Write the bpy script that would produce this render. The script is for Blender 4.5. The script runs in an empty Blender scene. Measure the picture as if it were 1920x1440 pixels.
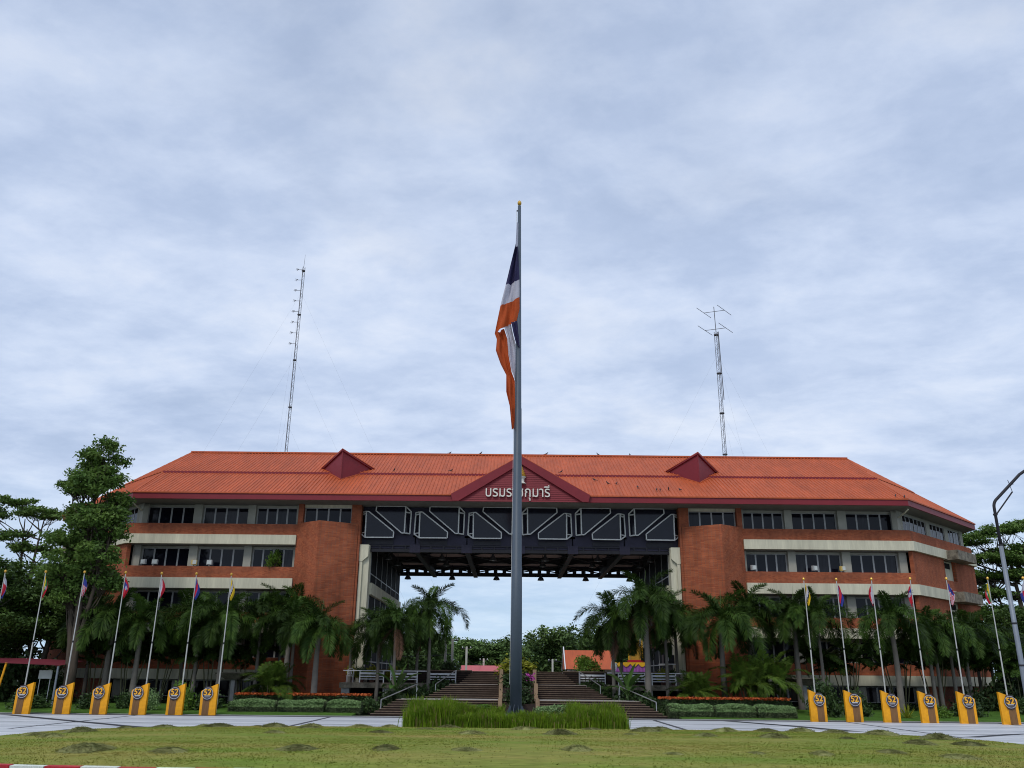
import bpy, math, random
import numpy as np
from mathutils import Vector, Matrix
S = bpy.context.scene
COL = S.collection
rnd = random.Random(11)
rng = np.random.default_rng(5)
PI = math.pi

# ------------------------------------------------------------------ camera
cd = bpy.data.cameras.new('camera'); cam = bpy.data.objects.new('camera', cd); COL.objects.link(cam)
cd.sensor_width = 36.0; cd.lens = 30.0; cd.clip_start = 0.5; cd.clip_end = 6000
cam.matrix_world = (Matrix.Translation((0, 0, 2.4)) @ Matrix.Rotation(PI/2 + math.atan(548/1600), 4, 'X')
                    @ Matrix.Rotation(0.0097, 4, 'Z'))
S.camera = cam

# ------------------------------------------------------------------ sky + sun (bright overcast)
SUN_EL, SUN_AZ = math.radians(50), math.radians(203)     # sun high behind the camera, veiled by cloud
W = bpy.data.worlds.new('World'); S.world = W; W.use_nodes = True
nt = W.node_tree; nt.nodes.clear()
def wn(t, **k):
    n = nt.nodes.new(t)
    for a, b in k.items(): setattr(n, a, b)
    return n
def wmath(op, a, b=None):
    n = wn('ShaderNodeMath', operation=op)
    for i, s in enumerate((a, b)):
        if s is None: continue
        if isinstance(s, (int, float)): n.inputs[i].default_value = s
        else: nt.links.new(s, n.inputs[i])
    return n.outputs[0]
def wramp(src, stops):
    n = wn('ShaderNodeValToRGB'); e = n.color_ramp.elements
    while len(e) < len(stops): e.new(0.5)
    for el, (p, c) in zip(e, stops):
        el.position = p; el.color = (*c, 1) if len(c) == 3 else c
    nt.links.new(src, n.inputs[0]); return n.outputs[0]
def wmix(f, a, b, mode='MIX'):
    n = wn('ShaderNodeMix', data_type='RGBA', blend_type=mode)
    if isinstance(f, (int, float)): n.inputs[0].default_value = f
    else: nt.links.new(f, n.inputs[0])
    for i, s in ((6, a), (7, b)):
        if isinstance(s, tuple): n.inputs[i].default_value = (*s, 1)
        else: nt.links.new(s, n.inputs[i])
    return n.outputs[2]
tc = wn('ShaderNodeTexCoord'); sx = wn('ShaderNodeSeparateXYZ'); nt.links.new(tc.outputs['Generated'], sx.inputs[0])
zz = wmath('ADD', wmath('MAXIMUM', sx.outputs[2], 0.0), 0.16)
cx = wn('ShaderNodeCombineXYZ'); nt.links.new(wmath('DIVIDE', sx.outputs[0], zz), cx.inputs[0]); nt.links.new(wmath('DIVIDE', sx.outputs[1], zz), cx.inputs[1])
def wnoise(scale, detail, rough, dist, off):
    mp = wn('ShaderNodeMapping'); mp.inputs['Location'].default_value = off; mp.inputs['Rotation'].default_value = (0, 0, 0.5); mp.inputs['Scale'].default_value = (1.0, 1.25, 1)
    nt.links.new(cx.outputs[0], mp.inputs[0])
    n = wn('ShaderNodeTexNoise'); n.inputs['Scale'].default_value = scale; n.inputs['Detail'].default_value = detail
    n.inputs['Roughness'].default_value = rough; n.inputs['Distortion'].default_value = dist
    nt.links.new(mp.outputs[0], n.inputs['Vector']); return n.outputs[0]
K = 10.0
big = wramp(wnoise(0.7, 4, 0.5, 0.1, (3.1, 1.7, 0)), [(0.36, (0, 0, 0)), (0.64, (1, 1, 1))])
med = wramp(wnoise(2.6, 10, 0.60, 0.15, (0.4, 5.2, 0)), [(0.38, (0, 0, 0)), (0.64, (1, 1, 1))])
tiny = wramp(wnoise(7.5, 8, 0.62, 0.2, (2.4, 0.3, 0)), [(0.36, (0, 0, 0)), (0.66, (1, 1, 1))])
dens = wmath('ADD', wmath('ADD', wmath('MULTIPLY', big, 0.38), wmath('MULTIPLY', med, 0.42)), wmath('MULTIPLY', tiny, 0.16))
cloud = wramp(dens, [(0.0, (0.42, 0.525, 0.735)), (0.28, (0.505, 0.61, 0.82)), (0.55, (0.615, 0.715, 0.91)), (1.0, (0.81, 0.875, 1.0))])
elev = wramp(sx.outputs[2], [(0.12, (1.06, 1.06, 1.05)), (0.42, (1.05, 1.045, 1.04)), (0.78, (0.90, 0.905, 0.915))])
cloud = wmix(1.0, cloud, elev, 'MULTIPLY')
gap = wramp(wnoise(1.1, 6, 0.55, 0.4, (8.3, 2.2, 0)), [(0.52, (0, 0, 0)), (0.72, (1, 1, 1))])
low = wramp(sx.outputs[2], [(0.03, (1, 1, 1)), (0.20, (0, 0, 0))])
hor = wmix(dens, (0.50, 0.72, 0.95), (0.66, 0.83, 1.0))
cloud = wmix(wmath('MULTIPLY', low, 0.8), cloud, hor)
sky = wn('ShaderNodeTexSky', sky_type='NISHITA', sun_disc=False, sun_elevation=SUN_EL, sun_rotation=SUN_AZ, air_density=1.0, dust_density=1.5)
cl10 = wmix(1.0, cloud, (K, K, K), 'MULTIPLY')
cover = wmath('SUBTRACT', 0.94, wmath('MULTIPLY', gap, 0.16))
skyc = wmix(cover, sky.outputs[0], cl10)
bg = wn('ShaderNodeBackground'); bg.inputs[1].default_value = 0.1; nt.links.new(skyc, bg.inputs[0])
wo = wn('ShaderNodeOutputWorld'); nt.links.new(bg.outputs[0], wo.inputs[0])

sl = bpy.data.lights.new('sun', 'SUN'); sl.energy = 1.5; sl.angle = math.radians(16); sl.color = (1.0, 0.965, 0.91)
so = bpy.data.objects.new('sun', sl); COL.objects.link(so)
sd = Vector((math.sin(SUN_AZ)*math.cos(SUN_EL), math.cos(SUN_AZ)*math.cos(SUN_EL), math.sin(SUN_EL)))
so.rotation_euler = (-sd).to_track_quat('-Z', 'Y').to_euler(); so.location = sd*200
S.view_settings.view_transform = 'Standard'; S.view_settings.look = 'None'; S.view_settings.gamma = 1.0
S.cycles.filter_width = 1.05; S.view_settings.exposure = 0.0; S.view_settings.use_curve_mapping = False

# ------------------------------------------------------------------ materials
MATS = {}
def mat(name, col, rough=0.7, var=0.12, vscale=1.5, bump=0.0, bscale=20.0, metal=0.0, spec=0.35, col2=None, leaf=False, stretch=(1, 1, 1), fine=0.0, fscale=40.0, trans=0.0):
    m = bpy.data.materials.new(name); m.use_nodes = True; t = m.node_tree; n = t.nodes; b = n['Principled BSDF']
    b.inputs['Roughness'].default_value = rough; b.inputs['Metallic'].default_value = metal; b.inputs['Specular IOR Level'].default_value = spec
    tcn = n.new('ShaderNodeTexCoord'); mp = n.new('ShaderNodeMapping'); mp.inputs['Scale'].default_value = stretch
    t.links.new(tcn.outputs['Object'], mp.inputs[0])
    no = n.new('ShaderNodeTexNoise'); no.inputs['Scale'].default_value = vscale; no.inputs['Detail'].default_value = 6; no.inputs['Roughness'].default_value = 0.65
    t.links.new(mp.outputs[0], no.inputs['Vector'])
    fac = no.outputs[0]
    rp = n.new('ShaderNodeMapRange'); rp.inputs[1].default_value = 0.3; rp.inputs[2].default_value = 0.7
    t.links.new(fac, rp.inputs[0])
    mx = n.new('ShaderNodeMix'); mx.data_type = 'RGBA'
    if col2 is None:
        lo = tuple(c*(1-var) for c in col); hi = tuple(min(1, c*(1+var)) for c in col)
    else: lo, hi = col, col2
    mx.inputs[6].default_value = (*lo, 1); mx.inputs[7].default_value = (*hi, 1)
    t.links.new(rp.outputs[0], mx.inputs[0]); out = mx.outputs[2]
    if fine:
        n2 = n.new('ShaderNodeTexNoise'); n2.inputs['Scale'].default_value = fscale; n2.inputs['Detail'].default_value = 3
        t.links.new(mp.outputs[0], n2.inputs['Vector'])
        r2 = n.new('ShaderNodeMapRange'); r2.inputs[1].default_value = 0.3; r2.inputs[2].default_value = 0.7; r2.inputs[3].default_value = 1-fine; r2.inputs[4].default_value = 1+fine
        t.links.new(n2.outputs[0], r2.inputs[0])
        hs = n.new('ShaderNodeHueSaturation'); t.links.new(out, hs.inputs['Color']); t.links.new(r2.outputs[0], hs.inputs['Value']); out = hs.outputs[0]
    if leaf:
        oi = n.new('ShaderNodeObjectInfo'); r3 = n.new('ShaderNodeMapRange'); r3.inputs[3].default_value = 0.6; r3.inputs[4].default_value = 1.4
        t.links.new(oi.outputs['Random'], r3.inputs[0])
        hs = n.new('ShaderNodeHueSaturation'); t.links.new(out, hs.inputs['Color']); t.links.new(r3.outputs[0], hs.inputs['Value']); out = hs.outputs[0]
    t.links.new(out, b.inputs['Base Color'])
    if bump:
        nb = n.new('ShaderNodeTexNoise'); nb.inputs['Scale'].default_value = bscale; nb.inputs['Detail'].default_value = 4; t.links.new(mp.outputs[0], nb.inputs['Vector'])
        bp = n.new('ShaderNodeBump'); bp.inputs['Strength'].default_value = bump; bp.inputs['Distance'].default_value = 0.05
        t.links.new(nb.outputs[0], bp.inputs['Height']); t.links.new(bp.outputs[0], b.inputs['Normal'])
    if trans:
        tr = n.new('ShaderNodeBsdfTranslucent'); t.links.new(out, tr.inputs['Color']); ms = n.new('ShaderNodeMixShader'); ms.inputs[0].default_value = trans
        o = n['Material Output']; t.links.new(b.outputs[0], ms.inputs[1]); t.links.new(tr.outputs[0], ms.inputs[2]); t.links.new(ms.outputs[0], o.inputs[0])
    MATS[name] = m; return m

XC = 0.75      # the building's axis
def brickmat(name, c1, c2, mortar):
    m = bpy.data.materials.new(name); m.use_nodes = True; t = m.node_tree; n = t.nodes; b = n['Principled BSDF']
    tcn = n.new('ShaderNodeTexCoord'); sp = n.new('ShaderNodeSeparateXYZ'); t.links.new(tcn.outputs['Object'], sp.inputs[0])
    ab = n.new('ShaderNodeMath'); ab.operation = 'ABSOLUTE'; t.links.new(sp.outputs[0], ab.inputs[0])
    ad = n.new('ShaderNodeMath'); ad.operation = 'ADD'; t.links.new(ab.outputs[0], ad.inputs[0]); t.links.new(sp.outputs[1], ad.inputs[1])
    cb = n.new('ShaderNodeCombineXYZ'); t.links.new(ad.outputs[0], cb.inputs[0]); t.links.new(sp.outputs[2], cb.inputs[1])
    br = n.new('ShaderNodeTexBrick'); br.inputs['Color1'].default_value = (*c1, 1); br.inputs['Color2'].default_value = (*c2, 1); br.inputs['Mortar'].default_value = (*mortar, 1)
    br.inputs['Scale'].default_value = 1.0; br.inputs['Brick Width'].default_value = 0.23; br.inputs['Row Height'].default_value = 0.085; br.inputs['Mortar Size'].default_value = 0.008
    t.links.new(cb.outputs[0], br.inputs['Vector'])
    no = n.new('ShaderNodeTexNoise'); no.inputs['Scale'].default_value = 0.55; no.inputs['Detail'].default_value = 8; no.inputs['Roughness'].default_value = 0.7
    mp = n.new('ShaderNodeMapping'); mp.inputs['Scale'].default_value = (1, 1, 0.6); t.links.new(tcn.outputs['Object'], mp.inputs[0]); t.links.new(mp.outputs[0], no.inputs['Vector'])
    rp = n.new('ShaderNodeMapRange'); rp.inputs[1].default_value = 0.28; rp.inputs[2].default_value = 0.72; rp.inputs[3].default_value = 0.66; rp.inputs[4].default_value = 1.22
    t.links.new(no.outputs[0], rp.inputs[0])
    hs = n.new('ShaderNodeHueSaturation'); t.links.new(br.outputs[0], hs.inputs['Color']); t.links.new(rp.outputs[0], hs.inputs['Value'])
    n2 = n.new('ShaderNodeTexNoise'); n2.inputs['Scale'].default_value = 2.2; n2.inputs['Detail'].default_value = 5
    m2 = n.new('ShaderNodeMapping'); m2.inputs['Scale'].default_value = (1, 1, 0.07); t.links.new(tcn.outputs['Object'], m2.inputs[0]); t.links.new(m2.outputs[0], n2.inputs['Vector'])
    r2 = n.new('ShaderNodeMapRange'); r2.inputs[1].default_value = 0.30; r2.inputs[2].default_value = 0.60; r2.inputs[3].default_value = 0.84; r2.inputs[4].default_value = 1.05
    t.links.new(n2.outputs[0], r2.inputs[0]); h2 = n.new('ShaderNodeHueSaturation'); t.links.new(hs.outputs[0], h2.inputs['Color']); t.links.new(r2.outputs[0], h2.inputs['Value']); hs = h2
    t.links.new(hs.outputs[0], b.inputs['Base Color']); b.inputs['Roughness'].default_value = 0.85; b.inputs['Specular IOR Level'].default_value = 0.2
    bp = n.new('ShaderNodeBump'); bp.inputs['Strength'].default_value = 0.5; bp.inputs['Distance'].default_value = 0.02; bp.invert = True
    t.links.new(br.outputs[1], bp.inputs['Height']); t.links.new(bp.outputs[0], b.inputs['Normal'])
    MATS[name] = m; return m
BRICK = brickmat('brick', (0.42, 0.118, 0.050), (0.30, 0.075, 0.034), (0.23, 0.11, 0.07))
CREAM = mat('cream_paint', (0.58, 0.55, 0.41), 0.8, 0.17, 1.6, stretch=(1, 1, .12), fine=0.06, fscale=9)
CREAM2 = mat('grey_render', (0.36, 0.35, 0.29), 0.85, 0.15, 0.7)
ORANGE = mat('roof_orange', (0.455, 0.092, 0.026), 0.6, 0.17, 0.9, fine=0.10, fscale=4, spec=0.4, stretch=(1, .22, .22))
MAROON = mat('maroon_paint', (0.20, 0.016, 0.024), 0.5, 0.10, 0.8)
SOFFIT = mat('soffit_board', (0.22, 0.205, 0.18), 0.85, 0.15, 1.0)
NAVY = mat('navy_panel', (0.022, 0.019, 0.038), 0.6, 0.2, 0.8)
STEELD = mat('dark_steel', (0.018, 0.017, 0.022), 0.6, 0.25, 1.5)
BROWNC = mat('brown_ceiling', (0.50, 0.34, 0.29), 0.85, 0.2, 0.8)
ALU = mat('aluminium', (0.36, 0.36, 0.35), 0.5, 0.06, 3, metal=0.2)
GLASS = mat('dark_glass', (0.006, 0.006, 0.011), 0.05, 0.3, 0.5, spec=0.22)
CONC = mat('stained_concrete', (0.055, 0.045, 0.032), 0.9, 0.1, 2.2, col2=(0.33, 0.29, 0.22), bump=0.4, bscale=12)
GREYC = mat('grey_concrete', (0.36, 0.36, 0.35), 0.85, 0.2, 1.2, bump=0.2, bscale=14)
ROADC = mat('road_concrete', (0.36, 0.375, 0.40), 0.55, 0.1, 0.45, col2=(0.70, 0.71, 0.72), bump=0.15, bscale=14, stretch=(.22, 1.6, 1), fine=0.16, fscale=4, spec=0.5)
TAR = mat('tar_joint', (0.035, 0.037, 0.042), 0.7, 0.3, 1.2)
ASPH = mat('asphalt', (0.075, 0.075, 0.082), 0.85, 0.25, 0.8, bump=0.3, bscale=30, fine=0.15)
SOIL = mat('soil', (0.035, 0.042, 0.018), 0.95, 0.35, 0.5, bump=0.5, bscale=6, fine=0.2)
LAWN = mat('lawn_turf', (0.130, 0.215, 0.026), 0.95, 0.1, 0.42, col2=(0.30, 0.25, 0.072), bump=0.6, bscale=25, fine=0.22, fscale=7, stretch=(0.30, 1.15, 1), spec=0.1)
TUFT = mat('lawn_blades', (0.150, 0.240, 0.030), 0.9, 0.1, 0.42, col2=(0.33, 0.275, 0.082), fine=0.12, fscale=9, stretch=(0.30, 1.15, 1), spec=0.1, trans=0.2)
VERGE = mat('verge_grass', (0.065, 0.135, 0.020), 0.95, 0.3, 0.8, bump=0.6, bscale=25, fine=0.2, fscale=8, spec=0.1)
HEAP = mat('dried_clippings', (0.125, 0.145, 0.045), 0.95, 0.1, 3.0, col2=(0.25, 0.24, 0.095), bump=0.7, bscale=14, fine=0.25, fscale=14, spec=0.1, leaf=True)
KRED = mat('kerb_red', (0.42, 0.022, 0.03), 0.7, 0.2, 2.5, fine=0.15)
KWHT = mat('kerb_white', (0.62, 0.66, 0.58), 0.75, 0.15, 2.5, fine=0.15)
POLEM = mat('pole_grey_paint', (0.066, 0.088, 0.115), 0.5, 0.10, 0.8, spec=0.4)
GALV = mat('galvanised', (0.22, 0.245, 0.28), 0.55, 0.12, 1.5, metal=0.3)
WPOLE = mat('white_pole', (0.45, 0.45, 0.42), 0.45, 0.08, 2)
STEEL = mat('stainless', (0.55, 0.55, 0.56), 0.3, 0.06, 4, metal=0.7)
WHITE = mat('white_paint', (0.72, 0.73, 0.74), 0.6, 0.08, 2)
WIRE = mat('mast_steel', (0.10, 0.10, 0.11), 0.6, 0.2, 2)
GOLD = mat('gold_leaf', (0.62, 0.36, 0.06), 0.4, 0.2, 6, metal=0.4)
YEL = mat('sign_yellow', (0.80, 0.35, 0.008), 0.5, 0.16, 1.6, spec=0.35, fine=0.06, fscale=6)
SBROWN = mat('sign_brown_slats', (0.24, 0.125, 0.05), 0.6, 0.2, 3, stretch=(8, 1, .5))
BADGE = mat('badge_dark', (0.045, 0.035, 0.045), 0.45, 0.1, 3)
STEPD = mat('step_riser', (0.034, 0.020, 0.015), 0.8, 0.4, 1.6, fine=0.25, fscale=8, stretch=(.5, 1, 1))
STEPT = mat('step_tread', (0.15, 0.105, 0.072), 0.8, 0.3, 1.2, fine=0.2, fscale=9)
LANDG = mat('landing_paving', (0.40, 0.375, 0.34), 0.8, 0.2, 1.0)
STONE = mat('planter_stone', (0.28, 0.19, 0.115), 0.85, 0.25, 1.8)
BARK = mat('bark', (0.075, 0.058, 0.042), 0.9, 0.3, 2.0, bump=0.6, bscale=9, stretch=(2, 2, .4))
BARKG = mat('palm_bark', (0.155, 0.14, 0.12), 0.9, 0.2, 1.5, bump=0.5, bscale=5, stretch=(.6, .6, 5))
SHAFT = mat('crownshaft', (0.10, 0.16, 0.05), 0.6, 0.2, 2)
LPALM = mat('palm_leaf', (0.010, 0.032, 0.006), 0.55, 0.1, 1.6, col2=(0.066, 0.120, 0.017), leaf=True, trans=0.16, spec=0.18)
LDRY = mat('palm_leaf_dry', (0.16, 0.085, 0.05), 0.8, 0.25, 2, leaf=True)
LARECA = mat('areca_leaf', (0.032, 0.080, 0.010), 0.6, 0.1, 1.5, col2=(0.12, 0.18, 0.024), leaf=True, trans=0.2, spec=0.18)
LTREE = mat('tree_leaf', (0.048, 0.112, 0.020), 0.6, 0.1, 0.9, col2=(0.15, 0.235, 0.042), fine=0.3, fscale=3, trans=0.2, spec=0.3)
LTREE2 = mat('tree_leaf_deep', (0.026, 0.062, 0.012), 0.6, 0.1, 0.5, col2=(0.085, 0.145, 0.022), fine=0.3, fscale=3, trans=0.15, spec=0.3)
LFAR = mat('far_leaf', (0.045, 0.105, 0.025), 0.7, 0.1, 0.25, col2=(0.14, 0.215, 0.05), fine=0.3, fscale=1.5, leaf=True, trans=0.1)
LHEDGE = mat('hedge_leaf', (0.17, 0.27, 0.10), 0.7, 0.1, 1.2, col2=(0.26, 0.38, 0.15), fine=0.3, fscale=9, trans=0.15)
LHEDGED = mat('hedge_twig', (0.035, 0.048, 0.020), 0.8, 0.3, 3, fine=0.3, fscale=12)
LDARK = mat('dark_shrub_leaf', (0.022, 0.048, 0.014), 0.6, 0.1, 1.5, col2=(0.055, 0.095, 0.022), fine=0.3, fscale=6, leaf=True, trans=0.15)
LYEL = mat('yellow_shrub_leaf', (0.16, 0.20, 0.02), 0.6, 0.1, 3, col2=(0.38, 0.36, 0.03), fine=0.2, fscale=8, trans=0.25)
LLIME = mat('lime_shrub_leaf', (0.07, 0.16, 0.02), 0.6, 0.1, 2, col2=(0.16, 0.26, 0.03), fine=0.25, fscale=6, trans=0.25)
LBAN = mat('banana_leaf', (0.035, 0.095, 0.020), 0.4, 0.1, 2, col2=(0.10, 0.18, 0.035), leaf=True, trans=0.25, spec=0.5)
FLOR = mat('orange_blossom', (0.42, 0.05, 0.015), 0.7, 0.1, 5, col2=(0.50, 0.14, 0.025), fine=0.3, fscale=10)
FPNK = mat('magenta_blossom', (0.42, 0.05, 0.30), 0.7, 0.2, 5)
VET = mat('tall_grass', (0.075, 0.155, 0.010), 0.8, 0.1, 1.6, col2=(0.21, 0.31, 0.018), fine=0.25, fscale=9, trans=0.3, spec=0.2)
VDRY = mat('dry_grass', (0.22, 0.19, 0.06), 0.9, 0.25, 3, trans=0.2)
FNAVY = mat('flag_navy', (0.026, 0.022, 0.075), 0.8, 0.15, 2, trans=0.1)
FWHT = mat('flag_white', (0.56, 0.55, 0.62), 0.8, 0.06, 2, trans=0.25)
FORG = mat('flag_orange_red', (0.50, 0.085, 0.018), 0.8, 0.12, 1.2, trans=0.25)
FRED = mat('flag_red', (0.52, 0.02, 0.04), 0.8, 0.1, 3, trans=0.15)
FBLU = mat('flag_blue', (0.035, 0.05, 0.28), 0.8, 0.1, 3, trans=0.15)
FYEL = mat('flag_yellow', (0.75, 0.50, 0.02), 0.8, 0.1, 3, trans=0.15)
FGRN = mat('flag_green', (0.05, 0.22, 0.06), 0.8, 0.1, 3, trans=0.15)
FBLK = mat('flag_black', (0.02, 0.02, 0.02), 0.8, 0.1, 3)
TARP = mat('red_tarp', (0.17, 0.018, 0.03), 0.8, 0.2, 1, trans=0.1)
REDROOF = mat('red_tin_roof', (0.50, 0.10, 0.10), 0.5, 0.1, 0.5)
PURP = mat('purple_drape', (0.36, 0.12, 0.42), 0.8, 0.15, 3)
YDR = mat('yellow_drape', (0.75, 0.42, 0.02), 0.8, 0.15, 3)
BIRD = mat('bird_feathers', (0.05, 0.045, 0.05), 0.8, 0.3, 20)
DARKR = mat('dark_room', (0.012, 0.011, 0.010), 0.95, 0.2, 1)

# ------------------------------------------------------------------ mesh helpers
ORG = {}
def link(o): COL.objects.link(o); return o
def props(o, label=None, cat=None, group=None, kind=None):
    if label: o['label'] = label
    if cat: o['category'] = cat
    if group: o['group'] = group
    if kind: o['kind'] = kind
    return o
def thing(name, label, cat, loc=(0, 0, 0), group=None):
    o = bpy.data.objects.new(name, None); link(o); o.location = loc; o.empty_display_size = 0.3
    props(o, label, cat, group); ORG[o.name] = Vector(loc); return o
class MB:
    def __init__(s): s.v = []; s.f = []; s.mi = []
    def face(s, pts, m=0):
        k = len(s.v); s.v += [tuple(p) for p in pts]; s.f.append(tuple(range(k, k+len(pts)))); s.mi.append(m)
    def hexa(s, P, m=0):     # 8 points: bottom ring then top ring
        k = len(s.v); s.v += [tuple(p) for p in P]
        for q in ((3, 2, 1, 0), (4, 5, 6, 7), (0, 1, 5, 4), (1, 2, 6, 5), (2, 3, 7, 6), (3, 0, 4, 7)):
            s.f.append(tuple(k+i for i in q)); s.mi.append(m)
        return s
    def box(s, x0, x1, y0, y1, z0, z1, m=0):
        if x1 < x0: x0, x1 = x1, x0
        return s.hexa([(x0, y0, z0), (x1, y0, z0), (x1, y1, z0), (x0, y1, z0), (x0, y0, z1), (x1, y0, z1), (x1, y1, z1), (x0, y1, z1)], m)
    def prism(s, poly, d, m=0):
        d = Vector(d); k = len(s.v); n = len(poly); P = [Vector(p) for p in poly]
        s.v += [tuple(p) for p in P] + [tuple(p+d) for p in P]
        s.f.append(tuple(range(k+n-1, k-1, -1))); s.f.append(tuple(range(k+n, k+2*n))); s.mi += [m, m]
        for i in range(n):
            j = (i+1) % n; s.f.append((k+i, k+j, k+n+j, k+n+i)); s.mi.append(m)
        return s
    def bar(s, a, b, w, h, m=0, up=(0, 0, 1)):
        a, b = Vector(a), Vector(b); t = (b-a).normalized(); up = Vector(up)
        if abs(t.dot(up)) > 0.97: up = Vector((0, 1, 0))
        u = t.cross(up).normalized()*w/2; v = u.cross(t).normalized()*h/2
        return s.hexa([a-u-v, a+u-v, b+u-v, b-u-v, a-u+v, a+u+v, b+u+v, b-u+v], m)
    def tube(s, pts, rad, n=8, m=0, cap=True):
        pts = [Vector(p) for p in pts]
        if not isinstance(rad, (list, tuple)): rad = [rad]*len(pts)
        k = len(s.v); ref = Vector((0.31, 0.95, 0.05))
        for i, p in enumerate(pts):
            t = (pts[min(i+1, len(pts)-1)] - pts[max(i-1, 0)]).normalized()
            u = t.cross(ref)
            if u.length < 0.05: u = t.cross(Vector((1, 0, 0)))
            u.normalize(); v = t.cross(u)
            for j in range(n):
                a = 2*PI*j/n; s.v.append(tuple(p + (u*math.cos(a)+v*math.sin(a))*rad[i]))
        for i in range(len(pts)-1):
            for j in range(n):
                a, b = k+i*n+j, k+i*n+(j+1) % n; s.f.append((a, b, b+n, a+n)); s.mi.append(m)
        if cap:
            s.f.append(tuple(range(k+n-1, k-1, -1))); e = k+(len(pts)-1)*n; s.f.append(tuple(range(e, e+n))); s.mi += [m, m]
        return s
    def lathe(s, prof, c, n=12, m=0):
        k = len(s.v); c = Vector(c)
        for r, z in prof:
            for j in range(n):
                a = 2*PI*j/n; s.v.append((c.x+r*math.cos(a), c.y+r*math.sin(a), c.z+z))
        for i in range(len(prof)-1):
            for j in range(n):
                a, b = k+i*n+j, k+i*n+(j+1) % n; s.f.append((a, b, b+n, a+n)); s.mi.append(m)
        s.f.append(tuple(range(k+n-1, k-1, -1))); e = k+(len(prof)-1)*n; s.f.append(tuple(range(e, e+n))); s.mi += [m, m]
        return s
    def mesh(s, name, mats, org=(0, 0, 0), smooth=False):
        me = bpy.data.meshes.new(name); o = Vector(org)
        me.from_pydata([(x-o.x, y-o.y, z-o.z) for x, y, z in s.v], [], s.f)
        for m in (mats if isinstance(mats, (list, tuple)) else [mats]): me.materials.append(m)
        if any(s.mi): me.polygons.foreach_set('material_index', s.mi)
        if smooth: me.polygons.foreach_set('use_smooth', [True]*len(s.f))
        me.update(); return me
    def build(s, name, mats, parent=None, loc=None, smooth=False):
        if parent is not None: org = ORG[parent.name]; o = bpy.data.objects.new(name, s.mesh(name, mats, org, smooth)); o.parent = parent
        else: org = Vector(loc or (0, 0, 0)); o = bpy.data.objects.new(name, s.mesh(name, mats, org, smooth)); o.location = org
        link(o); ORG[o.name] = Vector(org); return o
def npmesh(name, V, F, mats, mi=None):
    me = bpy.data.meshes.new(name); V = np.asarray(V, np.float32); F = np.asarray(F, np.int32)
    me.vertices.add(len(V)); me.vertices.foreach_set('co', V.ravel())
    me.loops.add(F.size); me.loops.foreach_set('vertex_index', F.ravel())
    me.polygons.add(len(F)); me.polygons.foreach_set('loop_start', np.arange(0, F.size, F.shape[1], dtype=np.int32))
    for m in (mats if isinstance(mats, (list, tuple)) else [mats]): me.materials.append(m)
    if mi is not None: me.polygons.foreach_set('material_index', np.asarray(mi, np.int32))
    me.update(calc_edges=True); return me
def mobj(name, me, parent=None, loc=(0, 0, 0), rot=(0, 0, 0), scale=(1, 1, 1)):
    o = bpy.data.objects.new(name, me); link(o)
    if parent is not None: o.parent = parent; o.location = Vector(loc)-ORG[parent.name]
    else: o.location = loc
    o.rotation_euler = rot; o.scale = scale; ORG[o.name] = Vector(loc); return o
def unit(n):
    v = rng.normal(size=(n, 3)); return v/np.linalg.norm(v, axis=1)[:, None]
def leafcards(P, size, flat=0.5, aspect=0.45, jitter=0.35):
    """kite-shaped leaves at the points P"""
    n = len(P); d = unit(n); d[:, 2] *= (1-flat); d[:, 2] -= 0.15; d /= np.linalg.norm(d, axis=1)[:, None]
    w = np.cross(d, unit(n)*np.array([1-flat, 1-flat, 1.0])); w /= (np.linalg.norm(w, axis=1)[:, None]+1e-6)
    s = size*(1+jitter*rng.uniform(-1, 1, n))[:, None]
    V = np.stack([P-d*s*.5, P+w*s*aspect*.5, P+d*s*.5, P-w*s*aspect*.5], 1).reshape(-1, 3)
    F = np.arange(4*n).reshape(n, 4); return V, F
def catmesh(L):
    V = []; F = []; k = 0
    for v, f in L: V.append(v); F.append(f+k); k += len(v)
    return np.concatenate(V), np.concatenate(F)

# ================================================================== SETTING: ground, road, lawn
def sheet(name, pts, z, m, kind='structure'):
    b = MB(); b.face([(x, y, z) for x, y in pts]); return props(b.build(name, m), kind=kind)
sheet('ground', [(-2500, -300), (2500, -300), (2500, 4000), (-2500, 4000)], -0.02, SOIL)
road = sheet('road', [(-120, -40), (120, -40), (120, 55.9), (-120, 55.9)], 0.0, ASPH)
# concrete slabs of the road with tarred joints between them
SLAB = {}
def slab(x0, x1, y0, y1):
    w, h = round(x1-x0, 2), round(y1-y0, 2)
    if (w, h) not in SLAB:
        SLAB[(w, h)] = MB().box(-w/2, w/2, -h/2, h/2, 0, 0.012).mesh('slab', ROADC)
    mobj('slab', SLAB[(w, h)], road, ((x0+x1)/2, (y0+y1)/2, 0.004))
jy = [40.6, 43.2, 46.2, 50.0, 54.2]
jx = [-49, -40, -31, -22, -10.6, -1.0, 8.6, 20, 29, 38, 47]
for a in range(len(jx)-1):
    for c in range(len(jy)-1): slab(jx[a]+.14, jx[a+1]-.14, jy[c]+(.14 if c else 0), jy[c+1]-.14)
for sx_ in (-1, 1):
    for a in range(5):
        x0 = 19.4+a*6.0
        for c, (y0, y1) in enumerate(((16, 23), (23, 29.5), (29.5, 36), (36, 40.6))): slab(min(sx_*x0, sx_*(x0+6))+.08, max(sx_*x0, sx_*(x0+6))-.08, y0+.08, y1-.08)
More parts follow.
